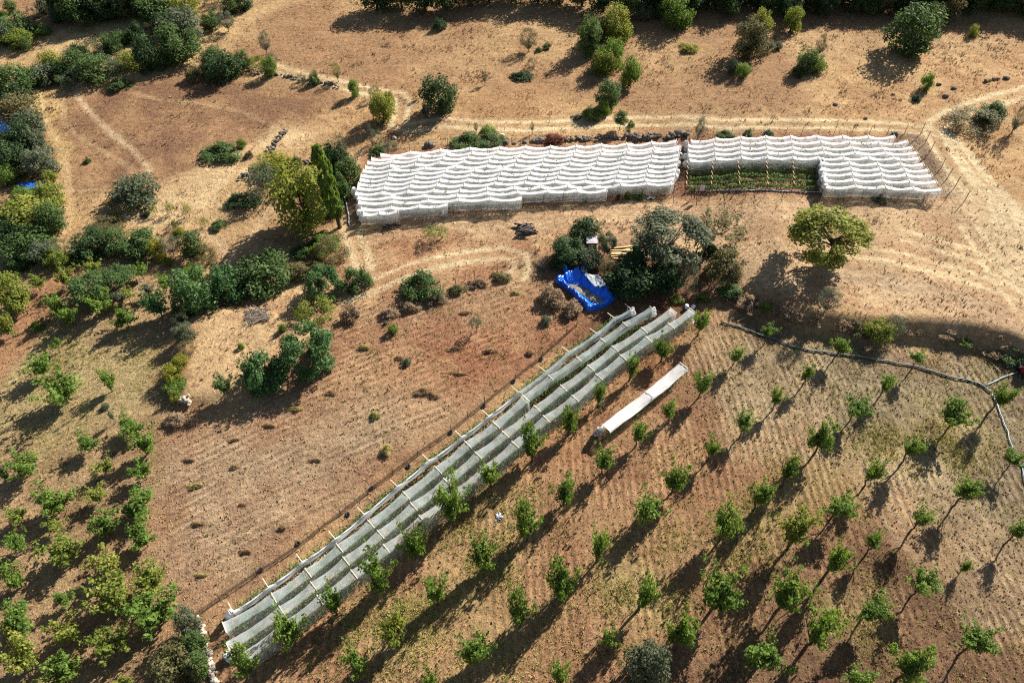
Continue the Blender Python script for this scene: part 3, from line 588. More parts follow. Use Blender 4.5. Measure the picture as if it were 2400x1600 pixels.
# ------------------------------------------------------------------ bushes, hedges and big trees: crop, x, y, w, h, kind, leaf, label
S = [
 # hedge along the foot of the left field
 ('D',190,130,230,170,'dense','mid','big dark bush at the upper end of the left edge thicket by the orchard'),
 ('D',300,180,150,130,'dense','grey','grey green bush at the lower corner of the left thicket'),
 ('D',120,235,130,100,'dense','dark','dark low bush on the left thicket, shading the dirt path'),
 ('D',385,225,115,110,'dense','yellow','yellow green bush closing the corner of the left thicket'),
 ('D',385,135,95,80,'wispy','olive','brownish thin bush above the yellow green corner bush'),
 ('D',70,60,140,150,'dense','dark','dark bush on the left edge above the thicket corner'),
 ('D',505,210,100,60,'low','mid','low green tangle between the thicket corner and the dark hedge'),
 ('D',610,125,195,150,'dense','dark','round dark bush, left end of the hedge above the left orchard'),
 ('D',775,110,150,140,'dense','mid','green bush in the hedge, second from its left end'),
 ('D',730,30,150,65,'wispy','olive','faded brown bush behind the left part of the hedge'),
 ('D',930,115,215,155,'dense','mid','broad yellow flecked bush in the middle of the hedge above the left orchard'),
 ('D',1070,165,85,130,'dense','bright','yellow bush in the hedge beside the bare grey one'),
 ('D',1305,135,130,160,'dense','mid','light green bush near the right end of the hedge'),
 ('D',1400,190,120,120,'wispy','olive','brownish fading bush at the right end of the hedge'),
 ('D',1215,35,65,45,'dense','bright','small yellow bush behind the hedge on the dry slope'),
 ('D',1145,245,55,45,'dense','yellow','small yellow green plant at the foot of the hedge'),
 ('D',245,675,75,50,'low','green','low spreading green plant beside the red dirt path'),
 ('D',710,1225,48,42,'low','grey','small grey green tuft on the left orchard soil'),
 # glossy hedge and the walled patch
 ('D',1330,450,240,300,'dense','fig','big glossy green bush, left half of the tall hedge above the dry patch'),
 ('D',1540,395,235,235,'dense','fig','big glossy green bush, right half of the tall hedge above the dry patch'),
 ('D',1305,305,115,80,'dense','green','light leafy top on the upper left corner of the glossy hedge'),
 ('D',1225,560,110,160,'low','mid','low green growth on the shady left flank of the glossy hedge'),
 ('D',1785,320,310,250,'dense','mid','broad blue green bush right of the glossy hedge'),
 ('D',2050,290,230,120,'low','olive','low brownish bramble linking the bush and the round dark bush'),
 ('D',2200,95,190,115,'low','green','bright green bramble strip below the tall poplar'),
 ('D',2060,165,150,90,'low','mid','dark green bramble running downhill from the poplar'),
 ('D',2265,150,185,185,'wispy','olive','twiggy grey brown bush beside the net field corner'),
 ('D',2180,170,115,95,'dense','yellow','yellow green bush beside the twiggy grey brown bush'),
 ('D',2195,390,215,225,'round','fig','round dark glossy bush right of the walled patch top'),
 ('D',2135,560,245,195,'wispy','yellow','airy light green bush above the dark pair in the walled patch'),
 ('D',2090,850,305,310,'round','fig','large round dark shrub on the right side of the dry walled patch'),
 ('D',1800,1000,265,255,'dense','fig','dark green shrub joined to the left of the large round shrub'),
 ('D',1755,1120,65,60,'low','green','small light green sprig at the foot of the dark shrub'),
 ('D',1225,640,95,100,'wispy','grey','pale thorny bush on the walled patch edge under the glossy hedge'),
 ('D',1250,725,110,120,'dense','grey','grey green bush on the left bank of the walled patch'),
 ('D',1270,830,90,90,'wispy','olive','dry brownish bush halfway down the left bank of the walled patch'),
 ('D',1220,920,85,80,'dense','bright','small bright yellow green bush, upper one on the bank'),
 ('D',1172,1010,105,115,'dense','bright','larger bright yellow bush, lower one on the bank'),
 ('D',1195,1085,125,95,'dense','green','green bush under the bright yellow one on the bank'),
 ('D',1188,1150,70,80,'low','yellow','yellow green weed clump at the bank corner by the white stones'),
 ('D',1200,1310,150,80,'low','brown','low dry bramble around the corner of the walled patch'),
 ('D',1920,690,45,62,'dense','green','small bright green plant near the grey brush pile'),
 ('D',1640,815,38,40,'dense','green','tiny green plant in the middle of the dry patch'),
 # slope above
 ('A',910,1310,235,175,'dense','grey','lone leafy grey green bush on the pale slope, left of centre'),
 ('A',1860,1120,225,140,'dense','bright','yellow topped bush on the slope beside the leafy grey one'),
 ('A',1795,1245,215,210,'wispy','grey','leafy grey green bush in front of the yellow topped one'),
 ('A',2020,1112,65,68,'dense','dark','small dark bush beside the stones uphill of the big walnut tree'),
 ('A',2240,1065,85,95,'dense','mid','green bush immediately behind the poplar top'),
 ('E',55,0,1,1,'low','mid',None),
 ('X',785,372,55,60,'dense','dark','dark bush behind the poplar near the field corner'),
 ('X',812,400,60,55,'low','mid','light green bramble by the white edging of the net field'),
 ('X',795,440,45,60,'low','mid','green undergrowth at the right of the poplar trunk'),
 ('X',772,480,45,50,'low','fig','dark green undergrowth at the foot of the poplar'),
 ('A',1650,1360,200,90,'low','dark','low dark bramble in the shade left of the walnut tree'),
 ('A',1490,1530,90,60,'low','mid','low green bush on the slope above the hedge end'),
 ('A',990,1455,45,40,'low','mid','tiny green bush on the pale slope below the lone bush'),
 ('A',785,1465,40,45,'dense','bright','tiny yellow plant left of the pale slope'),
 ('A',720,1520,210,90,'wispy','olive','faded brown thicket just behind the hedge on the slope'),
 ('A',1500,1030,230,100,'low','mid','long low green bramble patch lying in the brown field'),
 ('A',1640,975,50,60,'low','green','bright end of the bramble patch in the brown field'),
 ('A',815,572,115,60,'low','mid','low oval green bush on the field beside the curved path'),
 ('A',590,1090,40,35,'low','mid','tiny green tuft in the brown field'),
 ('A',1690,1050,50,45,'low','olive','tiny brown green tuft by the dry stone wall'),
 # upper left hedges
 ('A',335,430,120,115,'dense','yellow','yellow green bush at the left end of the long double hedge'),
 ('A',300,505,150,110,'dense','grey','dark grey bush at the lower left end of the long hedge'),
 ('A',460,440,155,135,'dense','mid','green bush in the left half of the long hedge'),
 ('A',490,540,135,90,'wispy','grey','grey thorny bush at the foot of the long hedge'),
 ('A',415,540,65,55,'dense','green','small bright green bush low on the left of the long hedge'),
 ('A',625,475,185,140,'dense','mid','light green bush in the middle of the long hedge'),
 ('A',755,465,130,110,'wispy','grey','silvery bush right of the middle of the long hedge'),
 ('A',870,420,115,90,'dense','yellow','yellow green bush in the right half of the long hedge'),
 ('A',835,385,85,60,'wispy','olive','brown fading bush behind the right half of the long hedge'),
 ('A',990,370,135,175,'dense','dark','tall dark tree near the right end of the long hedge'),
 ('A',1075,400,85,110,'dense','mid','green bush right of the tall dark tree in the hedge'),
 ('A',1150,385,95,90,'dense','mid','rounded green bush touching the large tree clump at the path bend'),
 ('A',540,362,88,92,'dense','dark','round dark bush, leftmost in the short upper hedge'),
 ('A',640,345,85,100,'wispy','grey','pale grey bush second in the short upper hedge'),
 ('A',740,297,125,95,'dense','mid','broad yellow tipped bush in the short upper hedge'),
 ('A',830,262,66,76,'dense','mid','small round bush between the broad one and the end of the upper hedge'),
 ('A',910,227,100,98,'dense','dark','round dark green bush at the right end of the short upper hedge'),
 ('A',1045,205,95,85,'wispy','olive','brownish green bush left of the large tree clump at the path bend'),
 ('A',1350,185,65,75,'wispy','grey','grey bush right of the large tree clump at the path bend'),
 ('A',1430,150,100,95,'dense','mid','light green bush at the lower end of the top hedge line'),
 ('A',1480,90,70,80,'wispy','grey','silvery bush in the top hedge line'),
 ('A',1560,42,90,95,'dense','mid','green bush in the top hedge line near the photo edge'),
 ('A',1650,22,100,80,'dense','dark','dark bush at the upper end of the top hedge line'),
 ('A',1440,15,90,60,'wispy','olive','thin bush beyond the top hedge line at the photo edge'),
 ('A',740,65,58,78,'dense','yellow','small sunlit yellow green tree before the dark upper left wood'),
 ('A',622,78,62,60,'dense','mid','small sunlit bush at the foot of the dark upper left wood'),
 ('A',90,185,175,115,'dense','mid','broad green thicket in the upper left corner area'),
 ('A',130,265,125,85,'dense','yellow','yellowish thicket below the broad green one in the upper left'),
 ('A',270,203,95,62,'low','green','low green bush right of the upper left thicket'),
 ('A',25,245,95,100,'dense','grey','grey bush on the left edge in the upper left thicket'),
 ('A',165,302,45,60,'dense','mid','small green tree under the yellowish upper left thicket'),
 ('A',290,50,65,75,'dense','grey','pale bush left of the dark upper left wood'),
 ('A',380,95,70,90,'dense','grey','sunlit bush leaning at the left end of the upper left wood'),
 ('A',220,95,45,60,'wispy','grey','thin grey bush in the far upper left clearing'),
 ('A',65,40,55,50,'dense','mid','small dark tree in the extreme upper left corner'),
 ('A',20,98,42,36,'dense','green','tiny green bush on the left edge near the top'),
 ('A',1425,350,105,60,'wispy','olive','fading brown bush behind the stony bush clump'),
 ('A',1450,405,135,115,'dense','mid','grey green bush on the left of the stony clump by the track'),
 ('A',1510,455,190,170,'dense','dark','dark green bush in the middle of the stony clump by the track'),
 ('A',1645,415,88,110,'dense','mid','upright green bush on the right of the stony clump by the track'),
 ('A',1752,430,100,82,'wispy','bright','thin bright yellow shrub on the stony bank by the track'),
 ('A',1832,455,78,105,'dense','green','fresh green small tree at the end of the stony bank'),
 ('A',1850,402,60,72,'wispy','grey','grey bush behind the fresh green small tree'),
 ('A',1330,500,110,90,'low','olive','yellow brown undergrowth below the stony bush clump'),
 ('A',2138,535,55,80,'dense','mid','small bush on the track bank, left of the thin sapling'),
 ('A',2050,540,62,55,'wispy','grey','grey green low bush on the track bank'),
 # left edge thicket
 ('A',85,580,205,170,'dense','mid','large green tree on the left edge above the blue sheeted pond'),
 ('A',75,665,145,120,'dense','grey','grey green bush under the large left edge tree'),
 ('A',195,530,110,95,'dense','mid','rounded bush on the right of the large left edge tree'),
 ('A',110,760,190,150,'dense','olive','yellow grey tree top right beside the upper blue sheet'),
 ('A',185,850,155,140,'dense','grey','silvery tree on the field side of the left thicket'),
 ('A',210,955,130,140,'dense','grey','dark silvery tree below it on the field side of the left thicket'),
 ('A',120,950,150,170,'dense','dark','dark tree in the shaded heart of the left thicket'),
 ('A',265,1095,165,135,'dense','grey','grey green tree jutting toward the field above the lower blue sheet'),
 ('A',60,1060,160,150,'dense','dark','dark shaded tree above the bright left edge bush'),
 ('A',40,1190,115,115,'dense','green','bright green bush on the left edge left of the lower blue sheet'),
 ('A',160,1180,130,80,'wispy','olive','brown tipped bush just above the lower blue sheet'),
 ('A',330,1200,72,72,'dense','yellow','small yellow bush right of the lower blue sheet'),
 ('A',160,1312,112,80,'dense','green','vivid green bush directly below the lower blue sheet'),
 ('A',325,1320,140,135,'dense','yellow','light green tree right below the lower blue sheet'),
 ('A',195,1440,245,175,'dense','yellow','wide yellow green tree below the lower blue sheet'),
 ('A',330,1485,150,165,'dense','mid','green tree on the field side at the bottom of the left thicket'),
 ('A',60,1390,90,60,'wispy','olive','low dry bush on the left edge under the bright bush'),
 ('A',20,1490,80,120,'dense','dark','dark bush on the left edge below the dry opening'),
 # top middle
 ('B',275,722,148,185,'dense','yellow','yellow green tree beside the bend of the double track'),
 ('B',225,632,66,92,'wispy','olive','olive bush behind the yellow green tree at the track bend'),
 ('B',320,665,64,72,'dense','bright','small bright yellow tree against the track bend'),
 ('B',80,600,60,98,'dense','green','slim green tree at the left start of the double track'),
 ('B',670,640,200,215,'dense','dark','big round dark tree alone on the middle of the hill'),
 ('B',575,752,52,70,'dense','grey','small pale bush at the left foot of the big round dark tree'),
 ('B',238,942,80,105,'wispy','grey','grey bush behind the left end of the netted block'),
 ('B',240,1022,95,60,'low','mid','low green bush at the upper left corner of the netted block'),
 ('B',330,990,110,55,'wispy','grey','pale low brush behind the upper left net corner'),
 ('B',1000,885,90,62,'dense','green','bright green bush on the bramble behind the net block'),
 ('B',870,958,230,100,'low','mid','long dark bramble heap behind the net block'),
 ('B',1030,938,140,80,'low','mid','right end of the bramble heap behind the net block'),
 ('B',1440,940,150,60,'low','red','reddish bramble over the boulders behind the net block'),
 ('B',1295,432,50,66,'wispy','grey','small grey bush above the dark low clump on the hill'),
 ('B',1230,507,130,58,'low','dark','dark low oval clump on the hill'),
 ('B',1345,335,38,30,'low','mid','tiny dark bush right of the lone spreading tree'),
 ('B',1400,312,50,40,'low','mid','two small green tufts right of the lone spreading tree'),
 ('B',1690,245,130,200,'dense','mid','large green tree, left front of the trio below the wood'),
 ('B',1750,190,120,130,'dense','olive','yellow brown crown in the middle of the trio below the wood'),
 ('B',1880,160,170,185,'dense','yellow','large light green tree, right of the trio below the wood'),
 ('B',1685,130,110,90,'wispy','olive','thin olive crown at the back of the trio below the wood'),
 ('B',1840,370,150,170,'dense','green','bright green top of the tall pair below the trio'),
 ('B',1785,430,140,150,'dense','yellow','yellowish lower left half of the tall pair below the trio'),
 ('B',1970,490,122,158,'dense','green','green upright tree right of the tall pair'),
 ('B',1820,635,132,155,'dense','mid','dark green upright tree above the track, centre of the hill'),
 ('B',1795,735,60,80,'dense','green','small green bush at the foot of the dark upright tree'),
 ('B',1710,770,120,80,'low','green','low bright clump left of the small bush by the track'),
 ('B',1600,795,62,35,'low','grey','low grey tuft left of the bright clump by the track'),
 ('B',1975,840,36,36,'low','green','tiny round bush on the track'),
 ('B',1955,888,28,22,'low','mid','tiny dark tuft between the track and the boulders'),
 ('B',670,165,80,62,'low','dark','small dark bush in the shadow edge at the top'),
 ('B',680,128,34,40,'dense','mid','small leafy tip above the dark bush in shadow'),
 ('B',2060,80,85,95,'dense','grey','pale green small tree before the wood, left of the large bright one'),
 ('B',2150,70,70,80,'dense','mid','dim green tree at the wood edge beside the pale one'),
 ('B',2200,30,105,80,'dense','yellow','sunlit yellow crown at the wood edge'),
 ('B',2290,80,165,165,'dense','green','large bright round tree in front of the wood'),
 ('C',470,255,190,200,'dense','olive','brownish slanting tree standing out in front of the wood'),
 ('C',550,150,105,130,'dense','yellow','yellow green tree just behind the brownish slanting one'),
 ('C',755,130,95,125,'dense','yellow','upright sunlit tree before the wood, right of the slanting one'),
 ('C',340,450,56,85,'dense','grey','small pale tree beside a round bush on the upper right hill'),
 ('C',415,477,80,76,'dense','green','round green bush beside the small pale tree'),
 ('C',850,420,105,140,'dense','mid','dark upright part of the three part bush on the upper right hill'),
 ('C',912,432,105,105,'dense','green','green right part of the three part bush on the upper right hill'),
 ('C',790,480,66,80,'dense','dark','small left part of the three part bush on the upper right hill'),
 ('C',1580,200,230,225,'dense','mid','large leaning tree in front of the wood on the right'),
 ('C',1700,110,105,125,'dense','mid','tip of the large leaning tree before the wood'),
 ('C',1663,562,60,98,'dense','green','small upright green bush alone on the right hill'),
 ('C',1595,668,46,36,'low','dark','tiny dark bush below the small upright one'),
 ('C',1970,805,250,125,'wispy','olive','wide brownish thin bush inside the track bend on the right'),
 ('C',2105,770,130,100,'dense','mid','greener right end of the wide bush in the track bend'),
 ('C',295,910,100,42,'low','mid','low green clump behind the fence of the right net block'),
 ('C',445,905,50,42,'low','mid','small weedy clump behind the fence, second from the left'),
 ('C',590,905,60,34,'low','dark','low dark clump behind the fence, third from the left'),
 ('C',1350,1345,82,52,'low','olive','brown green bush against the fence below the right net block'),
 ('C',45,320,110,50,'low','bright','low yellow weeds in the shade edge below the wood'),
 ('C',590,310,60,50,'dense','grey','pale small bush in the shade right of the slanting tree'),
 ('C',655,315,42,42,'dense','grey','tiny pale bush in the shade further right'),
 ('C',1985,215,45,60,'dense','yellow','small sunlit bush before the wood at upper right'),
 ('C',1605,325,80,30,'low','mid','low weeds at the foot of the large leaning tree'),
 # centre cluster
 ('J',600,260,290,240,'dense','dark','tall dark evergreen rising at the top of the pond thicket'),
 ('J',420,470,320,260,'dense','dark','dark evergreen on the left shoulder of the pond thicket'),
 ('J',350,600,250,150,'dense','dark','low dark growth at the left foot of the pond thicket'),
 ('J',660,580,225,225,'dense','grey','grey green bush between the pond and the white shed'),
 ('J',840,660,185,200,'wispy','olive','yellow leaved bramble above the grey sheet of the pond'),
 ('J',1115,590,270,330,'cone','dark','pointed dark conifer in the centre thicket'),
 ('J',1080,800,430,350,'dense','dark','wide dark bush under the pointed conifer'),
 ('J',1440,750,330,310,'dense','dark','dark bush beneath the big round crowned tree'),
 ('J',1680,760,210,260,'wispy','grey','grey olive bush between the big tree and the round willow like bush'),
 ('J',2065,655,335,345,'round','olive','round grey green bush at the right end of the centre thicket'),
 ('J',2180,915,235,125,'low','mid','low green tangle at the foot of the round grey bush'),
 ('J',1920,480,170,130,'low','dark','dark undergrowth at the foot of the sparse tree'),
 ('J',1570,990,130,90,'low','yellow','small yellow green weeds above the bucket pair'),
 ('J',1850,990,130,90,'low','green','low green plants in the shade right of the yellow weeds'),
 ('J',250,960,260,220,'low','brown','dry brown bramble mound left of the blue pond'),
 ('J',430,1080,240,190,'low','brown','dry bramble mound with green bits below the blue pond'),
 ('J',150,600,170,110,'wispy','brown','dry twiggy brush left of the dark evergreen'),
 # centre field
 ('E',545,400,260,175,'low','mid','round bramble mound on the field edge left of the centre fence'),
 ('E',110,350,170,160,'low','mid','green bramble mound by the net field corner path'),
 ('E',352,700,62,66,'dense','green','small fresh green bush at the upper left of the ploughed field'),
 ('E',297,660,28,26,'low','mid','tiny green tuft left of the small fresh bush'),
 ('E',440,920,66,56,'low','grey','pale grey green tuft on the ploughed field'),
 ('E',308,1515,70,66,'low','weed','light yellow green tuft low on the ploughed field'),
 ('E',225,1285,62,40,'low','yellow','small yellow brown plant on the ploughed field'),
 ('E',1398,638,72,62,'low','grey','pale green bush left of the upper net tunnel ends'),
 ('E',330,580,120,70,'low','brown','dry bramble tangle at the left end of the centre bank fence'),
 ('E',470,540,140,70,'low','brown','dry bramble on the centre bank below the round bramble mound'),
 ('E',650,490,150,70,'low','brown','dry bramble on the centre bank right of the round mound'),
 ('E',790,430,130,60,'low','olive','olive bramble in the middle of the centre bank'),
 ('E',930,385,130,60,'low','brown','dry bramble toward the right end of the centre bank'),
 ('E',1090,340,130,60,'low','olive','olive grass clump at the right end of the centre bank'),
 ('E',60,590,120,110,'low','brown','dry brown bramble by the tyre left of the ploughed field'),
 # bank under the right field
 ('F',1340,712,155,135,'dense','yellow','green yellow bush on the scrubby bank at the right'),
 ('F',1435,685,115,125,'wispy','grey','greyish bush leaning on the green yellow one on the bank'),
 ('F',575,545,85,55,'dense','yellow','bright green bush on the left part of the scrubby bank'),
 ('F',330,440,160,90,'low','mid','green bramble at the left start of the scrubby bank'),
 ('F',470,520,150,110,'low','brown','dry bramble on the bank left of the bright green bush'),
 ('F',720,580,190,120,'low','brown','dry bramble on the bank right of the bright green bush'),
 ('F',880,620,150,130,'low','brown','dry bramble on the bank below the bare grey tree'),
 ('F',1080,660,150,110,'low','brown','dry bramble on the bank right of the bare grey tree'),
 ('F',1200,690,130,100,'low','olive','olive bramble on the bank before the green yellow bush'),
 ('F',1570,690,150,80,'low','brown','dry bramble on the bank right of the green yellow bush'),
 ('F',1750,720,190,80,'low','brown','long dry bramble on the bank near the right'),
 ('F',1960,740,190,90,'low','brown','dry bramble on the bank above the small saplings'),
 ('F',2150,800,190,110,'low','brown','dry bramble at the right end of the scrubby bank'),
 ('F',2260,880,150,90,'low','mid','dark green bramble at the right photo edge under the bank'),
 # hedge at the bottom left corner
 ('G',1275,1160,115,170,'dense','grey','grey green bush, top of the hedge by the low stone wall'),
 ('G',1330,1300,110,150,'dense','mid','green bush in the middle of the hedge by the low stone wall'),
 ('G',1340,1450,110,190,'dense','mid','green bush at the bottom of the hedge by the low stone wall'),
 ('G',1195,1440,245,245,'dense','olive','big olive tinted bush left of the hedge in the lower left'),
 # front of the nets
 ('L',975,935,55,70,'dense','green','small green bush on the fence line below the net steps'),
 ('L',1395,905,50,75,'dense','grey','first of the green bushes on the fence line below the net block'),
 ('L',1520,885,85,85,'dense','green','middle bush of the green three on the fence line below the net block'),
 ('L',1665,885,140,85,'dense','green','largest rightmost bush of the green three on the fence line'),
]
for p in S:
    if p[7] is None: continue
    big = p[5] in ('dense', 'round') and min(p[3], p[4])/CROPS[p[0]][2] > 52 and 'bush' not in p[7] and 'shrub' not in p[7] and 'thicket' not in p[7]
    nm = 'tree' if (' tree' in p[7] or 'crown' in p[7] or 'evergreen' in p[7] or 'conifer' in p[7]) else 'bramble' if ('bramble' in p[7] or 'tangle' in p[7] or 'undergrowth' in p[7]) else 'shrub'
    if nm == 'tree' and p[5] in ('dense', 'cone', 'round'):
        tree(*p[:5], p[7], kind=p[5], leaf=p[6], clear=.15, tk='big', name='tree')
    else: shrub(*p[:5], p[7], p[5], p[6], cat=nm, name=nm)
# bare and thin trees
for p in [('A',1535,135,95,95,'grey','bare brown tree on the track at the end of the top hedge line'),('A',1795,275,70,110,'grey','small leaning bare tree alone on the upper slope'),
          ('A',2290,480,52,95,'yellow','thin sapling on the track bank with a few leaves'),('D',1150,125,125,115,'grey','bare grey bush like tree in the middle of the hedge'),
          ('X',797,345,28,60,'grey','tall bare grey tree behind the poplar at the field corner'),('B',1275,262,112,125,'olive','lone spreading thin crowned tree on the upper hill'),
          ('C',120,860,56,135,'grey','bare twin stemmed tree behind the gap between the net blocks'),('C',945,300,62,115,'olive','pale bare tree above the three part bush on the upper right hill'),
          ('F',985,540,135,155,'grey','bare grey tree on the edge of the scrubby bank'),('B',975,520,32,66,'grey','thin bare sapling on the middle of the hill'),
          ('B',535,618,32,45,'grey','tiny bare sapling left of the big round dark tree'),('B',1300,860,26,70,'olive','thin post like sapling beside the track above the net block'),
          ('B',915,862,26,55,'grey','tiny bare sapling beside the track left of the bramble heap'),('B',185,875,34,60,'grey','small bare sapling below the yellow green tree at the bend'),
          ('C',2300,800,60,130,'grey','small bare tree on the right photo edge beside the wide bush')]:
    dwarf(*p[:5], p[6], p[5])
# trees with a story of their own
tree('A', 2040, 1335, 325, 385, 'big yellow green walnut like tree with dark base beside the poplar', kind='dense', leaf='yellow', clear=.4, tk='big')
tree('J', 1485, 320, 670, 470, 'largest grey green round crowned tree in the centre thicket', kind='round', leaf='grey', clear=2.0, tk='big', trunk_px=(1400, 620))
tree('J', 2030, 225, 520, 370, 'sparse yellow leaved tree with dark branches beside the largest tree', kind='sparse', leaf='olive', clear=1.0, tk='big', trunk_px=(1890, 500))
tree('J', 830, 400, 175, 185, 'small silvery olive like tree right of the white shed', kind='round', leaf='grey', clear=.9, trunk_px=(790, 530))
tree('X', 1944, 545, 137, 108, 'lone round yellow green tree with a broad shadow on the bare field', kind='round', leaf='yellow', clear=1.2, tk='big', trunk_px=(1946, 602))
tree('B', 1903, 806, 78, 82, 'neat little round tree on a thin trunk beside the double track', kind='dense', leaf='mid', clear=.8)
tree('E', 910, 650, 92, 85, 'small airy green tree with a long shadow in the ploughed field', kind='sparse', leaf='grey', clear=.9, trunk_px=(922, 715))
tree('E', 640, 38, 160, 85, 'small flat yellow tree on the stubble below the net block', kind='sparse', leaf='yellow', clear=.6, trunk_px=(690, 80))
# the poplar
b0 = PC('X', 797, 533); tp = PC('X', 790, 520)
pt = empty('poplar', b0); tag(pt, 'tall narrow poplar, the slimmest and tallest tree in the scene', 'tree')
k = inst('crown', CR['poplar'][0], LEAF['green'], pt)
dtop = ray(*px('X', 742, 350)); yy = b0.y; tt = yy/dtop[1]; ph = CAM_H+dtop[2]*tt-b0.z
lx = dtop[0]*tt-b0.x; k.location = (lx*.58, 0, ph*.58); k.scale = (.8, .8, ph*.43); k.rotation_euler = (0, math.atan2(lx, ph), 0)
MB().tube([(0, 0, -.2), (lx*.2, 0, ph*.2), (lx*.5, 0, ph*.5), (lx*.8, 0, ph*.8)], [.24, .2, .15, .06], 8).build('trunk', BARK, pt)
# saplings dotted about the dry slope
for c, x, y, w_, h_, lb in [('A',900,1412,85,45,'first yellowish sapling below the lone slope bush'),('A',1040,1420,50,50,'second yellowish sapling below the lone slope bush'),('A',1150,1405,55,65,'third yellowish sapling in the line on the slope'),('A',1268,1420,50,75,'fourth and tallest yellowish sapling in the line on the slope'),
                            ('A',1185,1515,40,45,'yellow sapling below the line on the slope'),('A',1385,1505,60,50,'faint yellow sapling right of the line on the slope'),('A',745,1375,45,40,'faint sapling left of the lone slope bush'),('A',1215,1560,40,40,'yellow sapling just above the hedge bare bush')]:
    tree(c, x, y, w_, h_, lb, kind='sparse', leaf='yellow', clear=.4, cat='sapling', name='sapling', group='saplings on the dry slope')
# ------------------------------------------------------------------ woods along the top edge
WG = 'trees of the wood along the top edge'
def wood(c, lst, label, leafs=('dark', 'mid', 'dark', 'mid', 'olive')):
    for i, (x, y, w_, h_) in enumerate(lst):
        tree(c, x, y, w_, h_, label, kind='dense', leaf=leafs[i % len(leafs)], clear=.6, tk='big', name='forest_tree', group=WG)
fr = []
for i in range(46):
    x = 30+i*52+RNG.normal()*26; lo = np.interp(x, (0, 300, 600, 1000, 1300, 1500, 1900, 2400), (120, 150, 195, 240, 215, 200, 180, 150)); s_ = .75+.6*RNG.random()
    fr.append((x, lo-62*s_-(45 if i % 2 else 0)-RNG.random()*25, 105*s_, 130*s_))
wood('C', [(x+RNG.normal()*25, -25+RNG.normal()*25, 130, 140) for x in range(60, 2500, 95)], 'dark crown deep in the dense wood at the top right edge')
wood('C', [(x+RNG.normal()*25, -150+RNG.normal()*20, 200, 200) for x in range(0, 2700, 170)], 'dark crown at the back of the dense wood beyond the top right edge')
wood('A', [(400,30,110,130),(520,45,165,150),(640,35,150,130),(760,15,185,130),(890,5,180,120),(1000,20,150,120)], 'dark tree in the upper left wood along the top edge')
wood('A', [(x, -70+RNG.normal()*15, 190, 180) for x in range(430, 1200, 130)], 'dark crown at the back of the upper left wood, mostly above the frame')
for p in [('A',1060,55,180,150,'mid','dark tree where the upper left wood meets the path bend clump'),('A',1235,60,155,135,'yellow','olive topped tree at the upper end of the path bend clump'),
          ('A',1230,175,205,175,'grey','large pale crowned tree in the middle of the path bend clump'),('A',1218,295,205,185,'mid','large green tree at the lower end of the path bend clump'),('A',1112,165,95,110,'dark','dark tree on the left side of the path bend clump')]:
    tree(*p[:5], p[6], kind='dense', leaf=p[5], clear=.3, tk='big')
wood('B', [(x+RNG.normal()*20, y+RNG.normal()*12, 180, 170) for x, y in ((230,-60),(380,-70),(540,-45),(700,-60),(860,-90),(1010,-110),(1160,-110),(1320,-100),(1480,-95),(1640,-85),(1800,-70),(1950,-40),(2080,-20),(2200,-60))], 'tree of the wood just above the top edge that throws its shade down the hill')
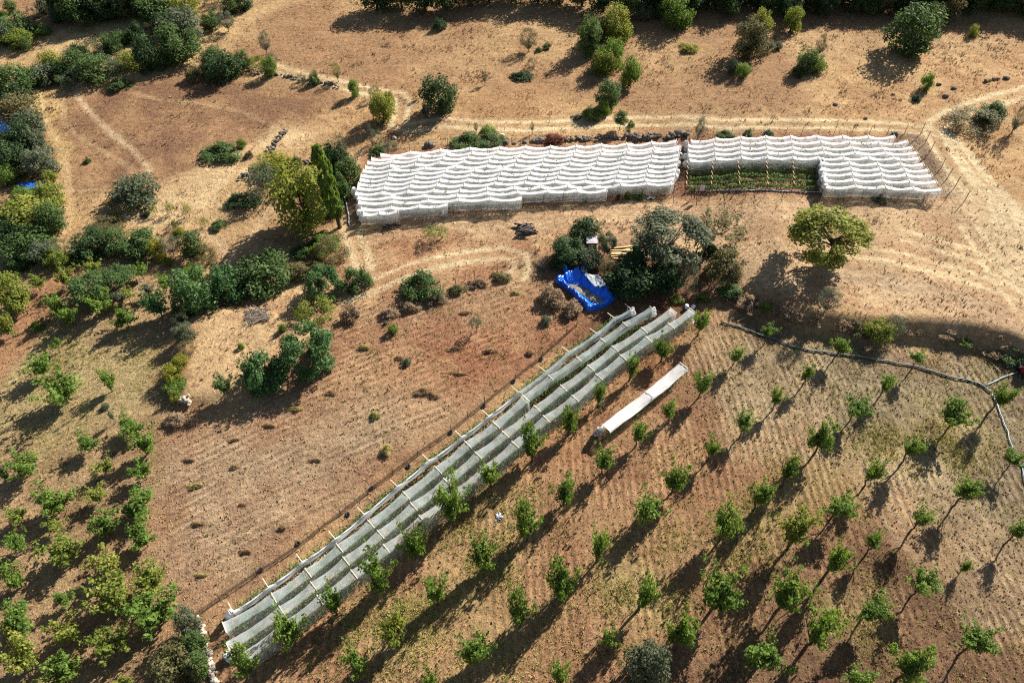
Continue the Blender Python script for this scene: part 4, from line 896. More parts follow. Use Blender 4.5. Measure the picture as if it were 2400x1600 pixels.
# ------------------------------------------------------------------ net tunnels
def perp(a, b):
    d = Vector((b.x-a.x, b.y-a.y, 0)).normalized(); return Vector((d.y, -d.x, 0))     # to the right of travel
def tunnel(pts, H, wd, label, mat, group, low_l=.35, low_r=.15, sag=.10, posts=True, rise=.08, seedv=0, name='net_tunnel', ends=True, flare=.12, side=None):
    """net over T-shaped posts; pts = world points over which the left roof edge hangs from the posts (ground level)"""
    rng = np.random.default_rng(900+seedv); root = empty(name, pts[0]); tag(root, label, 'net tunnel', group); o = Vector(pts[0])
    V, F = [], []; rows = 0; ncr = 15
    seg = []
    for i in range(len(pts)-1):
        n = max(3, int((pts[i+1]-pts[i]).length/.33))
        for k in range(n+(i == len(pts)-2)): seg.append((i, k/n))
    nr = [perp(pts[max(i-1, 0)], pts[min(i+1, len(pts)-1)]) for i in range(len(pts))]
    for i, t in seg:
        a, b = pts[i], pts[min(i+1, len(pts)-1)]; p = a.lerp(b, t); r = nr[i].lerp(nr[min(i+1, len(pts)-1)], t).normalized()
        s = 4*t*(1-t); h = H-sag*s; inn = .10*s
        j = rng.normal(size=ncr)*.014
        prof = [(-flare*1.2, low_l), (-flare*.9, low_l+.25*(h-low_l)), (-flare*.4+inn, low_l+.65*(h-low_l)), (0+inn, h-.03), (.03+inn, h+.02)]
        for q in (.25, .5, .75): prof.append((inn+(wd-2*inn)*q, h+rise*(1-abs(2*q-1))*.5-.06*s*(1-abs(2*q-1))))
        prof += [(wd-.03-inn, h+.01), (wd-inn, h-.04)]
        for q in (.2, .4, .6, .8, 1): prof.append((wd-inn*(1-q)+flare*q+.03*math.sin(9*t+i+q*3), h-(h-low_r)*q))
        for k, (x, z) in enumerate(prof):
            w0 = p+r*x; g = th(w0.x, w0.y); V.append((w0.x-o.x+j[k]*.6, w0.y-o.y+j[k]*.6, g+z+j[k]*1.2-o.z+.02*math.sin(7*t*3+k)))
    m = len(seg)
    for a in range(m-1):
        for k in range(ncr-1): F.append((a*ncr+k, a*ncr+k+1, (a+1)*ncr+k+1, (a+1)*ncr+k))
    if ends:
        for base in (0, (m-1)*ncr):                       # gathered end sheets
            c = list(range(base, base+ncr)); F += [(c[0], c[k], c[k+1], c[k+1]) for k in range(1, ncr-1)]
    F4 = [f for f in F if f[2] != f[3]]; nq = (m-1)*(ncr-1); me = bpy.data.meshes.new('net')
    me.from_pydata(V, [], F4+[f[:3] for f in F if f[2] == f[3]]); me.materials.append(mat); me.materials.append(side or mat)
    me.polygons.foreach_set('material_index', [0 if (f < nq and 2 <= f % (ncr-1) <= 8) else 1 for f in range(len(me.polygons))]); me.polygons.foreach_set('use_smooth', [True]*len(me.polygons)); me.update()
    link('net', me, mat, root)
    if posts:
        for i, p in enumerate(pts):
            r = nr[i]; c = p+r*wd/2; g = th(c.x, c.y)
            po = MB().bar((c.x-o.x, c.y-o.y, g-.1-o.z), (c.x-o.x, c.y-o.y, g+H-.02-o.z), .05, .05, (r.x, r.y, 0)).build('post', POLE, root)
            e0, e1 = p-r*.04, p+r*(wd+.04)
            MB().bar((e0.x-o.x, e0.y-o.y, th(e0.x, e0.y)+H+.055-o.z), (e1.x-o.x, e1.y-o.y, th(e1.x, e1.y)+H+.045-o.z), .045, .035).build('crossbar', POLE, po)
    return root
def plant_row(a_pts, off, width, height, label, mat='crop', dens=80, group=None, seedv=0, gaps=0.0, leaf=.17):
    rng = np.random.default_rng(300+seedv); V, F, n0 = [], [], 0; o = a_pts[0]; cs, ns = [], []
    for i in range(len(a_pts)-1):
        a, b = a_pts[i], a_pts[i+1]; L = (b-a).length; r = perp(a, b); n = int(L*dens); t = rng.random(n)
        keep = vnoise(t*L*1.1+seedv*7+i*13, np.full(n, .5+seedv)) > gaps; t = t[keep]; n = len(t)
        bushy = .55+.75*vnoise(t*L*1.6+i*9, np.full(n, seedv+.3))
        z = height*bushy*rng.random(n)**.6; x = off+rng.normal(size=n)*width*.4*(1-.45*z/height)
        xx = a.x+(b.x-a.x)*t+r.x*x; yy = a.y+(b.y-a.y)*t+r.y*x; zz = terrain(xx, yy)+z+.03
        cs.append(np.stack((xx-o.x, yy-o.y, zz-o.z), 1)); ns.append(rng.normal(size=(n, 3))*.7+np.array((0, 0, .7)))
    V, F = leaves(np.concatenate(cs), np.concatenate(ns), leaf, rng)
    ob = link('plant_row', mesh_np('plant_row', V, F), LEAF[mat], None, o); tag(ob, label, 'plant row', group); return ob
def spaced(ends, step):
    """posts every `step` metres along the broken line through ground points"""
    out = [ends[0]]; 
    for a, b in zip(ends[:-1], ends[1:]):
        n = max(1, round((b-a).length/step))
        for k in range(1, n+1):
            q = a.lerp(b, k/n); q.z = th(q.x, q.y); out.append(q)
    return out
def drop(p): return Vector((p.x, p.y, th(p.x, p.y)))
HU, WU = 1.5, .62
UL = [((520,333),('K',2080,240),('L',2155,152)), ((400,388),('K',2050,300),('L',2200,228)), ((350,435),('K',2000,358),('L',2195,266)), ((320,490),('K',1945,412),('L',2185,330)), ((290,545),('K',1915,482),('L',2175,392)),
      ((262,603),('K',1755,535),('L',2165,460)), ((250,655),('K',1710,595),('L',2155,522)), ((225,712),('K',1660,660),('L',2145,577)), ((215,770),('K',1615,728),('L',2125,642)), ((195,830),('K',1560,795),('L',2110,695)),
      ((225,895),('K',1520,862),('L',1240,793)), ((235,955),('K',1145,935),('L',122,902)), ((265,1040),('K',655,1022),('K',1390,985)), ((295,1105),('K',500,1092),('K',745,1065))]
UR = [(('M',220,205),('M',1525,150),('N',1090,148)), (('M',185,270),('M',1540,220),('N',1262,216)), (('M',185,330),('M',1550,290),('N',1322,290)), (('M',190,395),('M',1555,355),('N',1385,365)), (('M',205,455),('M',1555,420),('N',1418,430)),
      (('N',130,490),('N',870,505),('N',1468,510)), (('N',145,565),('N',905,575),('N',1533,585)), (('N',165,638),('N',915,645),('N',1578,660)), (('N',170,718),('N',935,725),('N',1638,740)), (('N',190,798),('N',980,800),('N',1705,832))]
def upper(lst, lab, grp, nrows, sv):
    for i, r in enumerate(lst):
        g = [drop(P(*px(*(q if isinstance(q[0], str) else ('K',)+q)), HU)) for q in r]
        pts = spaced(g, 3.25)
        tunnel(pts, HU*(.97+.06*RNG.random()), WU, lab % ORD[i+1], NET_U, grp, sag=.24, seedv=sv+i, low_l=.5, low_r=.3, side=NET_US, flare=.05)
        plant_row(pts, WU/2, .55, 1.15, 'row of green plants under the %s net tunnel from the back, %s block' % (ORD[i+1], 'left' if sv == 0 else 'right'), seedv=sv+i, dens=45, group='plant rows under the nets', leaf=.2)
upper(UL, 'long white net tunnel, %s from the back of the left net block', 'net tunnels of the left block', 14, 0)
upper(UR, 'white net tunnel, %s from the back of the right net block', 'net tunnels of the right block', 10, 20)
# uncovered rows with their T-posts
OPEN = [((195,590),(1880,570)), ((205,655),(1870,640)), ((200,722),(1865,705)), ((195,785),(1860,775)), ((175,852),(1880,858))]
for i, (a, b) in enumerate(OPEN):
    g = [drop(PC('M', *a, .3)), drop(PC('M', *b, .3))]; pts = spaced(g, 3.0)
    plant_row(pts, 0, .40, .55, 'uncovered row of dark green berry plants, %s from the nets above' % ORD[i+1], seedv=50+i, dens=110, group='uncovered berry rows', gaps=.12, leaf=.2)
for j, x in enumerate((178, 505, 842, 1215, 1560)):
    for i, y in enumerate((508, 572, 645, 706, 775)):
        c = drop(PC('M', x-(i*4 if j < 2 else -i*4), y, 1.35)); o = empty('trellis_post', c)
        tag(o, 'T post over uncovered rows, %s column from left, %s from the nets' % (ORD[j+1], ORD[i+1]), 'trellis post', 'T posts over the uncovered rows')
        MB().bar((0, 0, -.1), (0, 0, 1.35), .04, .04).build('post', STEEL, o); MB().bar((.06*(i % 2), -.32, 1.375), (0, .32, 1.38), .05, .04).build('crossbar', WOOD, o)
def bunch(pts, r, label, n=9, seedv=0, name='bunched_net', cat='bunched net', mat=None):
    rng = np.random.default_rng(seedv); b = MB(); o = Vector(pts[0])
    pp = []
    for a, c in zip(pts[:-1], pts[1:]):
        for k in range(6): pp.append(Vector(a).lerp(Vector(c), k/6)-o+Vector(rng.normal(size=3)*r*.18))
    pp.append(Vector(pts[-1])-o)
    b.tube(pp, [r*(.75+.5*rng.random()) for _ in pp], n); ob = b.build(name, mat or NET_R, None, o, True); return tag(ob, label, cat)
for i, (x, y) in enumerate(((125,500),(140,575),(155,655),(150,735),(175,830))):
    a = PC('N', x+10, y-15, 1.3); m = PC('N', x-8, y+20, .8); e = PC('N', x-30, y+55, .25)
    bunch([a, m, e], .36, 'white net gathered in a heap, %s at the left end of the covered short tunnels' % ORD[i+1], seedv=i)
for i, (c, x, y) in enumerate((('M',160,270),('M',165,340),('M',155,440),('M',165,530),('L',2185,470),('L',2170,590),('L',2140,655),('K',165,840),('K',200,900),('K',230,1050),('K',240,1135),('K',275,1190),('L',2200,270),('L',2205,370))):
    a = PC(c, x, y-25, .9); e = PC(c, x-6, y+15, .15)
    bunch([a, e], .3, ['white net bundle at the left end of the right block, first from the back','white net bundle at the left end of the right block, second from the back','white net bundle at the left end of the right block, third from the back','white net bundle at the left end of the right block, fourth from the back','white net bundle at the right end of the left block, third from the back','white net bundle at the right end of the left block, fourth from the back','white net bundle at the right end of the left block, lowest one','white net bundle at the left end of the left block, topmost','white net bundle at the left end of the left block, second','white net bundle at the left end of the left block, third','white net bundle at the left end of the left block, fourth','white net bundle at the lower left corner of the left block','white net bundle at the right end of the left block, topmost one','white net bundle at the right end of the left block, second from the back'][i], seedv=20+i)
# lower tunnels
HL, WL = 1.45, .86
T2_ = [(521.2,1457.3),(636.1,1389),(715.3,1331.6),(789,1274.1),(862,1218.4),(944.5,1151.5),(1018.7,1093),(1089.3,1033.7),(1155.4,988.2),(1224.2,926),(1285.5,879.5),(1351,836.5),(1407.8,793.4),(1459.4,755.5),(1523.1,718.7)]
T3_ = [(528.8,1502.8),(654.5,1419.4),(728.3,1363),(803.8,1304.4),(884.4,1242.5),(961.8,1177.1),(1039.4,1120.5),(1113.1,1058.7),(1177.1,1009.9),(1251.1,950.1),(1313.1,901.9),(1376.8,855.4),(1433.6,810.6),(1502.5,767.2),(1570.8,721.7)]
T4_ = [(564.6,1528.9),(660,1457),(743.4,1394.4),(822.6,1334.8),(898.1,1275.2),(982.2,1207.7),(1057,1150),(1130,1092),(1199.5,1033.7),(1272.7,973.6),(1340,926),(1395.7,876.1),(1452.5,831.3),(1512.8,788.3),(1565.4,757.5),(1615.3,721.7)]
GL = 'long net tunnels across the lower field'
g2 = [drop(P(u, v, HL)) for u, v in T2_]; g3 = [drop(P(u, v, HL)) for u, v in T3_]; g4 = [drop(P(u, v, HL)) for u, v in T4_]
tunnel(g2[:10], HL, WL, 'grey white net tunnel in the lower field, the left one of three full tunnels', NET_L, GL, seedv=60, low_r=.3, side=NET_LS, flare=.03)
tunnel(g2[9:], HL, .62, 'narrow lifted upper stretch of net continuing the left full tunnel uphill', NET_L, GL, seedv=61, low_r=1.0, low_l=.95, ends=False)
tunnel(g3, HL, WL, 'grey white net tunnel in the lower field, the middle one of three full tunnels', NET_L, GL, seedv=62, low_r=.25, side=NET_LS, flare=.03)
tunnel(g4, HL, WL, 'grey white net tunnel in the lower field, the right one beside the trees', NET_L, GL, seedv=63, low_r=.1, side=NET_LS, flare=.08)
for i, (g, o, lb) in enumerate(((g2, WL/2, 'row of green plants under the left lower net tunnel'), (g3, WL/2, 'row of green plants under the middle lower net tunnel'), (g4, WL/2, 'row of green plants under the right lower net tunnel'))):
    plant_row(g, o, .8, 1.05, lb, seedv=70+i, dens=150, group='plant rows of the lower nets', leaf=.17)
N1 = [(545,1430),(627.4,1372.7),(706.6,1314.2),(783.6,1260),(851.7,1202.9),(929.1,1137.5),(1003.2,1077.2),(1079.5,1021.8),(1143.5,973),(1213.2,917.4),(1276.9,869.2),(1330.3,822.7),(1395.7,779.7),(1437.1,743.5),(1476.7,722.8)]
g1 = [drop(P(u, v, HL)) for u, v in N1]
tunnel(g1[:10], HL, .16, 'thin folded white net strip along the left of the lower tunnels', NET_R, GL, seedv=64, low_r=.85, low_l=1.12, posts=False, ends=False, sag=.25, flare=.03)
tunnel(g1[9:], HL, .42, 'narrow hanging net at the upper end, leftmost of the lower tunnels', NET_L, GL, seedv=65, low_r=.95, low_l=1.1, posts=False, ends=False, flare=.05)
plant_row(g1, -.35, .75, .85, 'open row of green plants left of the folded net strip', seedv=75, dens=110, group='plant rows of the lower nets', gaps=.15, leaf=.18)
plant_row(g1, .55, .5, .6, 'low green growth in the gap right of the folded net strip', seedv=76, dens=70, group='plant rows of the lower nets', gaps=.35, leaf=.18)
for i, p in enumerate(g1):
    r = perp(g1[max(i-1, 0)], g1[min(i+1, len(g1)-1)]); o = empty('trellis_post', p-r*.35)
    tag(o, 'wooden T post holding the folded net strip, %s from the lower end' % (ORD[i+1] if i < 14 else 'last'), 'trellis post', 'T posts of the folded net strip')
    MB().bar((0, 0, -.1), (0, 0, HL), .05, .05).build('post', POLE, o); MB().bar(tuple(-r*.42)[:2]+(HL+.03,), tuple(r*.45)[:2]+(HL+.03,), .05, .04).build('crossbar', POLE, o)
T5_ = [(1411.4,994.9),(1513.3,916.8),(1593.6,849.6)]
g5 = [drop(P(u, v, 1.35)) for u, v in T5_]
tunnel(g5, 1.35, .85, 'short separate white net strip to the right of the long tunnels', NET_R, 'short net strip', seedv=66, low_r=1.12, low_l=1.0, ends=False, sag=.2)
plant_row(g5, .5, .6, .9, 'row of green plants showing under the short separate net', seedv=77, dens=120, group='plant rows of the lower nets', gaps=.18, leaf=.17)
bunch([P(1409, 1000, 1.2), P(1402, 1012, .5), P(1399, 1020, .1)], .28, 'white net end hanging in a bunch from the short separate strip', seedv=41)
bunch([P(543, 1432, 1.3), P(538, 1440, .7), P(533, 1447, .15)], .24, 'white bundled net at the lower end of the folded strip', seedv=42)
bunch([P(532, 1530, .5), P(538, 1540, .2), P(545, 1545, .1)], .3, 'crumpled white plastic at the lower end of the middle tunnel', seedv=43, mat=WHITE, name='plastic_sheet', cat='plastic sheet')
bunch([P(1481, 724, 1.4), P(1486, 735, .8), P(1483, 742, .3)], .2, 'net tail hanging at the top of the leftmost lower tunnel', seedv=44, mat=NET_L)
bunch([P(1532, 722, 1.4), P(1534, 733, .8), P(1532, 740, .3)], .2, 'net tail hanging at the top of the lifted stretch', seedv=45, mat=NET_L)
# ------------------------------------------------------------------ fences
def fence(pts, h, step, label, mesh=None, post_r=.03, wires=3, mat=None, name='wire_fence'):
    g = spaced(pts, step); o = g[0]; root = empty(name, o); tag(root, label, 'fence')
    for i, p in enumerate(g):
        q = p-o; ln = Vector((RNG.normal()*.05, RNG.normal()*.05, 0)); MB().tube([q+Vector((0, 0, -.1)), q+ln+Vector((0, 0, h*(1+RNG.normal()*.04)))], post_r, 5).build('post', mat or STEEL, root)
    for k in range(wires):
        z = h*(.3+.62*k/max(1, wires-1)); MB().tube([p-o+Vector((0, 0, z)) for p in g], .009, 4, False).build('wire', STEEL, root)
    if mesh:
        b = MB()
        for p, q in zip(g[:-1], g[1:]): b.poly([p-o+Vector((0, 0, .03)), q-o+Vector((0, 0, .03)), q-o+Vector((0, 0, mesh)), p-o+Vector((0, 0, mesh))])
        b.build('mesh_panel', MESHM, root)
    return root
V3 = lambda c, pts: [drop(P(*px(*(q if isinstance(q[0], str) else (c,)+q)))) for q in pts]
fence(V3('X', ((461,1442),(516.5,1404),(602.6,1345.8),(699,1283.8),(800,1205),(979,1067),(1058,1012),(1135.7,948.4),(1206,891.6),(1268,840),(1327,786.5),(1352,765))), 1.0, 2.6, 'dark mesh fence running beside the folded net strip', .5)
fence(V3('K', ((205,1260),(820,1195),(1240,1140),('L',145,1045),('L',930,965),('L',1500,935),('L',2090,915))), 1.25, 2.1, 'wire fence in front of the left net block')
fence(V3('M', ((225,985),(690,980),(1420,965),('N',150,960),('N',1200,995),('N',1760,1010),('N',2010,1030))), 1.25, 2.1, 'wire fence in front of the uncovered rows and right net block')
fence(V3('N', ((2010,1030),(1880,850),(1700,600),(1560,380),(1440,140))), 1.6, 2.2, 'wire fence on the right end of the net field by the track', post_r=.04)
fence(V3('N', ((1440,140),(1000,150),(300,150),('M',1450,160),('M',500,190))), 1.3, 2.2, 'wire fence along the back of the right net block')
fence(V3('L', ((2100,175),(1500,190),(700,215),('K',1995,215),('K',1400,255),('K',900,295),('K',620,320))), 1.25, 2.2, 'wire fence along the back of the left net block')
fence(V3('K', ((265,315),(170,520),(105,640))), .8, .8, 'row of pale stakes along the left end of the net field', wires=1, mat=PALE, post_r=.05, name='stake_fence')
fence(V3('E', ((150,520),(420,495),(570,485),(780,400),(910,365),(1065,310),(1115,290))), 1.0, 2.2, 'old wire fence on the bank above the ploughed field', wires=2)
# ------------------------------------------------------------------ hoses and edging
def hose(c, pts, r, label, mat, name='hose', cat='hose'):
    g = V3(c, pts); o = g[0]; q = []
    for a, b in zip(g[:-1], g[1:]):
        n = max(2, int((b-a).length/.5))
        for k in range(n): p = a.lerp(b, k/n); p = drop(p+Vector((RNG.normal()*.03, RNG.normal()*.03, 0))); q.append(p-o+Vector((0, 0, r*.8+.05)))
    q.append(g[-1]-o+Vector((0, 0, r))); ob = MB().tube(q, r, 8).build(name, mat, None, o, True); return tag(ob, label, cat)
hose('F', ((258,660),(330,672),(420,700),(520,740),(610,768),(700,803),(800,835),(900,855),(1000,862),(1100,877),(1230,898),(1350,915),(1480,940),(1600,962),(1740,1003),(1860,1037),(1940,1050),(2000,1072),(2050,1095),(2095,1135)), .075, 'long grey irrigation hose curving across the right orchard', HOSE)
hose('F', ((2052,1092),(2170,1035),(2290,985)), .05, 'straight pale hose from the grey hose to the red machine', HOSE_L)
hose('F', ((2108,1150),(2135,1210),(2160,1280),(2180,1330),(2205,1400),(2220,1450),(2240,1500),(2255,1545),('I',2270,40),('I',2300,100),('I',2323,190),('I',2350,300)), .05, 'pale blue hose running down the right edge of the orchard', HOSE_L)
hose('F', ((2280,825),(2323,865),(2400,930)), .05, 'short pale pipe on the bank at the right photo edge', HOSE_L)
hose('K', ((45,735),(28,800),(45,920),(70,1020),(95,1150),(100,1200),(115,1290)), .06, 'white pipe edging the left end of the net field', WHITE, 'edging_pipe', 'pipe')
hose('M', ((230,880),(700,882),(1400,892),(1950,897),('N',900,910)), .05, 'white pipe along the front of the uncovered rows', WHITE, 'edging_pipe', 'pipe')
hose('K', ((330,1195),(720,1165),(750,1135),(1390,1065),(1400,1030),(2300,1000),('L',700,935),('L',1240,905)), .05, 'white net hem lying along the front of the left block', WHITE, 'net_hem', 'net hem')
# ------------------------------------------------------------------ stones and walls
def wall(c, pts, label, hgt=.5, wdt=.6, n=90, mat=ROCK, sd=1, r=(.10, .22)):
    g = V3(c, pts); o = g[0]; rnd = random.Random(sd); b = MB(); L = sum((q-p).length for p, q in zip(g[:-1], g[1:]))
    for i in range(n):
        t = rnd.random()*L; 
        for p, q in zip(g[:-1], g[1:]):
            if t <= (q-p).length: break
            t -= (q-p).length
        s = p.lerp(q, min(1, t/(q-p).length)); rr = rnd.uniform(*r); s = drop(s+Vector((rnd.gauss(0, wdt*.3), rnd.gauss(0, wdt*.3), 0)))
        b.rock((s.x-o.x, s.y-o.y, s.z-o.z+rnd.random()*hgt*.7+rr*.2), rr, rnd, (1.2, 1, .7))
    return tag(b.build('stone_wall', mat, None, o), label, 'stone wall')
wall('A', ((1835,1045),(1870,990),(1910,930),(1950,897)), 'short dry stone wall of grey stones on the brown slope', n=56)
wall('G', ((1335,1120),(1370,1230),(1400,1330),(1440,1450),(1470,1580)), 'low stone edge along the hedge in the lower left', .2, .35, 110, PALE, 2, (.08, .18))
wall('A', ((1690,480),(1760,500),(1870,505),(2000,530),(2160,560),(2323,600)), 'old stone bank beside the track on the upper left', .3, .9, 70, ROCK, 3, (.10, .24))
wall('L', ((700,165),(900,150),(1000,150),(1250,130),(1400,130)), 'line of small grey field stones behind the left net block', .3, .6, 60, ROCK, 4, (.1, .25))
wall('L', ((1500,135),(1800,130),(2100,115),('M',30,160),('M',220,160)), 'line of dark field stones between the two net blocks', .5, .7, 60, ROCK, 5, (.14, .32))
wall('A', ((165,690),(190,660),(210,630)), 'small heap of pale stones at the field corner on the left', .4, .7, 26, PALE, 6)
wall('A', ((380,1370),(390,1410),(430,1440)), 'heap of pale stones by the path beside the left thicket', .4, .7, 26, PALE, 7)
wall('A', ((1640,1215),(1680,1180),(1720,1165)), 'grey stones along the bush on the pale slope', .3, .5, 18, ROCK, 8)
wall('A', ((2060,1120),(2100,1108),(2145,1115)), 'stones uphill of the big walnut tree', .4, .5, 20, ROCK, 9)
wall('D', ((1240,1195),(1265,1180),(1290,1190)), 'pale stone heap on the corner of the walled patch', .5, .5, 22, PALE, 10)
wall('C', ((2050,560),(2110,545),(2200,535)), 'row of grey stones on the right hill', .2, .3, 14, ROCK, 11, (.15, .3))
for i, (c, x, y, r, lb) in enumerate([('B',602,995,.9,'largest dark boulder behind the net block near the bramble heap'),('B',1000,980,.6,'pale boulder at the right foot of the bramble heap'),('B',1095,925,.45,'pale stone on the bramble heap'),('B',1120,975,.55,'dark boulder right of the bramble heap'),('B',1180,978,.35,'small dark stone right of the bramble heap'),
        ('B',1350,960,.75,'long grey boulder under the reddish bramble'),('B',1310,965,.5,'grey stone left of the long boulder'),('B',1250,972,.4,'small grey stone behind the nets'),('B',362,942,.45,'lone white topped stone near the track bend'),('C',1790,658,.5,'lone grey boulder on the right hill'),('C',1745,578,.4,'grey stone above the lone boulder on the right hill'),
        ('C',1845,605,.45,'flat grey stone right of the lone boulder'),('C',1040,715,.4,'grey stone on the hill above the right net block'),('C',1445,915,.5,'dark stone at the corner of the right net block'),('C',1430,645,.3,'small stone on the right hill, leftmost'),('C',1245,808,.3,'small dark stone near the track above the right block'),('B',2300,915,.9,'big dark boulder left of the gap between net blocks'),('B',1985,938,.7,'dark boulder behind the right half of the left net block')]):
    p = PC(c, x, y); r *= .68; rnd = random.Random(60+i); tag(MB().rock((0, 0, r*.25), r, rnd, (1.25, 1, .75)).build('boulder', PALE if 'pale' in lb or 'white' in lb else ROCK, None, p), lb, 'boulder', 'boulders on the hill')
# ------------------------------------------------------------------ the blue sheeted pond
OUT = [(270,805),(300,775),(350,760),(410,725),(450,695),(505,678),(550,690),(585,740),(640,800),(700,850),(760,875),(822,862),(870,930),(922,990),(880,1035),(800,1080),(720,1110),(640,1135),(600,1108),(560,1055),(500,1000),(445,935),(390,895),(330,850),(285,832)]
INN = [(395,850),(400,845),(410,842),(440,840),(480,845),(520,850),(560,868),(590,880),(620,895),(650,915),(690,940),(730,965),(765,1000),(775,1020),(760,1035),(745,1042),(720,1040),(690,1030),(660,1015),(620,985),(575,955),(530,930),(480,905),(440,880),(410,865)]
def pond(out, inn, c, label, rim=.6, sd=1):
    rng = np.random.default_rng(sd); n = len(out); po = [PC(c, *p, .05) for p in out]; pi = [PC(c, *p, .15) for p in inn]; o = sum(po, Vector())/n; o.z = th(o.x, o.y)
    root = empty('lined_pond', o); tag(root, label, 'pond'); M_ = 8
    def ringpt(f, i):                                     # f: 0 outside .. 1 inside
        i0 = int(math.floor(i)) % n; i1 = (i0+1) % n; t = i-math.floor(i); a = po[i0].lerp(po[i1], t); b = pi[i0].lerp(pi[i1], t); return a.lerp(b, f)
    fs = (0, .06, .13, .22, .32, .48, .64, .82, 1.0); hs = (0, .45, .85, 1, .96, .72, .45, .18, .06); V, F = [], []; m = n*M_
    for f, h in zip(fs, hs):
        for k in range(m):
            p = ringpt(f, k/M_); fold = (.10*math.sin(k*1.1)+.07*math.sin(k*2.7+1)+rng.normal()*.03)*(h > .03)
            g = o.z+rim*.0
            fold *= .55; V.append((p.x-o.x+fold*.5, p.y-o.y+fold*.3, th(p.x, p.y)+rim*h*(1+.2*math.sin(k*.35))+fold*.8*(.3+h)-o.z))
    for r in range(len(fs)-1):
        for k in range(m): F.append((r*m+k, r*m+(k+1) % m, (r+1)*m+(k+1) % m, (r+1)*m+k))
    link('tarpaulin', mesh_np('tarpaulin', V, F, True), BLUE, root)
    b = MB(); ctr = sum(pi, Vector())/n; b.v = [(ctr.x-o.x, ctr.y-o.y, th(ctr.x, ctr.y)+.13-o.z)]
    for p in pi: q = ctr+(p-ctr)*1.05; b.v.append((q.x-o.x, q.y-o.y, th(q.x, q.y)+.12-o.z))
    b.f = [(0, 1+k, 1+(k+1) % n) for k in range(n)]; b.build('muddy_floor', MUD, root)
    return root
pond(OUT, INN, 'J', 'blue tarpaulin lined pond with a muddy bottom in the centre thicket')
def sheet(c, pts, h, label, mat, sd=2, div=7, name='tarpaulin'):
    """loose sheet over four corner pixels"""
    rng = np.random.default_rng(sd); q = [PC(c, *p, h) for p in pts]; o = q[0]; V, F = [], []
    for i in range(div+1):
        for j in range(div+1):
            p = q[0].lerp(q[1], i/div).lerp(q[3].lerp(q[2], i/div), j/div); e = Vector(rng.normal(size=3)*.07); p = p+e; V.append(tuple(p-o))
    for i in range(div):
        for j in range(div): F.append((i*(div+1)+j, (i+1)*(div+1)+j, (i+1)*(div+1)+j+1, i*(div+1)+j+1))
    ob = link(name, mesh_np(name, V, F, True), mat, None, o); return tag(ob, label, 'tarpaulin')
sheet('J', ((590,735),(740,738),(825,862),(700,872)), .75, 'grey tarpaulin sheet behind the blue pond', LINER)
sheet('J', ((540,660),(580,650),(625,715),(575,710)), .7, 'crumpled grey plastic at the back corner of the blue pond', LINER, 5)
sheet('J', ((350,680),(395,645),(415,690),(370,705)), .5, 'small blue tarpaulin scrap at the upper corner of the pond', BLUE, 6)
sheet('A', ((-60,800),(35,790),(95,895),(-60,905)), .5, 'pale blue sheet on the left edge between trees', plain('pale_blue_tarpaulin', lin(110, 160, 205), lin(80, 130, 190), 3, .4, .03), 7)
sheet('A', ((115,1250),(290,1232),(300,1268),(190,1300)), .5, 'bright blue tarpaulin among the bushes on the left edge', BLUE, 8)
sheet('F', ((2170,905),(2230,890),(2270,950),(2240,965)), .15, 'dark blue sheet lying in the shade at the right edge', plain('dark_blue_sheet', (.01, .03, .16, 1), (.015, .05, .25, 1), 3, .5), 9)
sheet('H', ((1050,415),(1095,405),(1090,455),(1055,462)), .08, 'crumpled white plastic scrap lying between orchard trees', WHITE, 10)
sheet('B', ((2075,1343),(2130,1338),(2135,1350),(2085,1353)), .1, 'small white plastic scrap on the ground by the net field fence', WHITE, 11)
sheet('J', ((120,630),(150,620),(160,655),(125,660)), .15, 'pale blue plastic scrap left of the pond thicket', HOSE_L, 12)
# ------------------------------------------------------------------ small things
p = PC('J', 655, 470); t = empty('shed', p); tag(t, 'small pale metal roofed shed half hidden by the dark evergreen', 'shed')
MB().bar((0, -.5, .6), (0, .5, .6), 1.0, 1.2).build('wall', plain('shed_wall', lin(120, 108, 98), None, 4), t)
MB().bar((0, -.6, 1.24), (0, .6, 1.36), 1.2, .05).build('roof', plain('pale_sheet_roof', lin(176, 170, 174), lin(140, 134, 138), 3, .5, 0, .4), t)
MB().bar((-.1, -.51, .5), (-.1, -.53, .5), .55, .95).build('door', WOOD, t)
def pile(c, x, y, label, n, L, r, mat, ang, name='log_pile', cat='log pile', sq=False, spread=1.2, sd=1):
    rnd = random.Random(sd); b = MB()
    for i in range(n):
        a = ang+rnd.gauss(0, .12 if sq else .5); d = Vector((math.cos(a), math.sin(a), 0)); cc = Vector((rnd.gauss(0, .25), rnd.uniform(-spread, spread)*.5, r*.8+r*1.5*rnd.randint(0, 2))); cc = Matrix.Rotation(ang, 3, 'Z') @ cc
        l = L*rnd.uniform(.7, 1)/2
        if sq: b.bar(cc-d*l, cc+d*l, r*2.2, r)
        else: b.tube([cc-d*l, cc+Vector((0, 0, rnd.random()*r)), cc+d*l], [r, r*.9, r*.7], 6)
    return tag(b.build(name, mat, None, PC(c, x, y)), label, cat)
pile('J', 1010, 520, 'stack of pale wooden planks left of the pointed conifer', 16, 3.0, .07, WOOD, .05, 'plank_stack', 'planks', True, 2.0, 1)
pile('J', 1180, 490, 'stack of pale planks showing behind the pointed conifer', 14, 2.6, .07, WOOD, -.15, 'plank_stack', 'planks', True, 2.0, 2)
pile('J', 1840, 450, 'pale planks lying under the sparse yellow leaved tree', 14, 3.6, .07, WOOD, 1.1, 'plank_stack', 'planks', True, 1.2, 3)
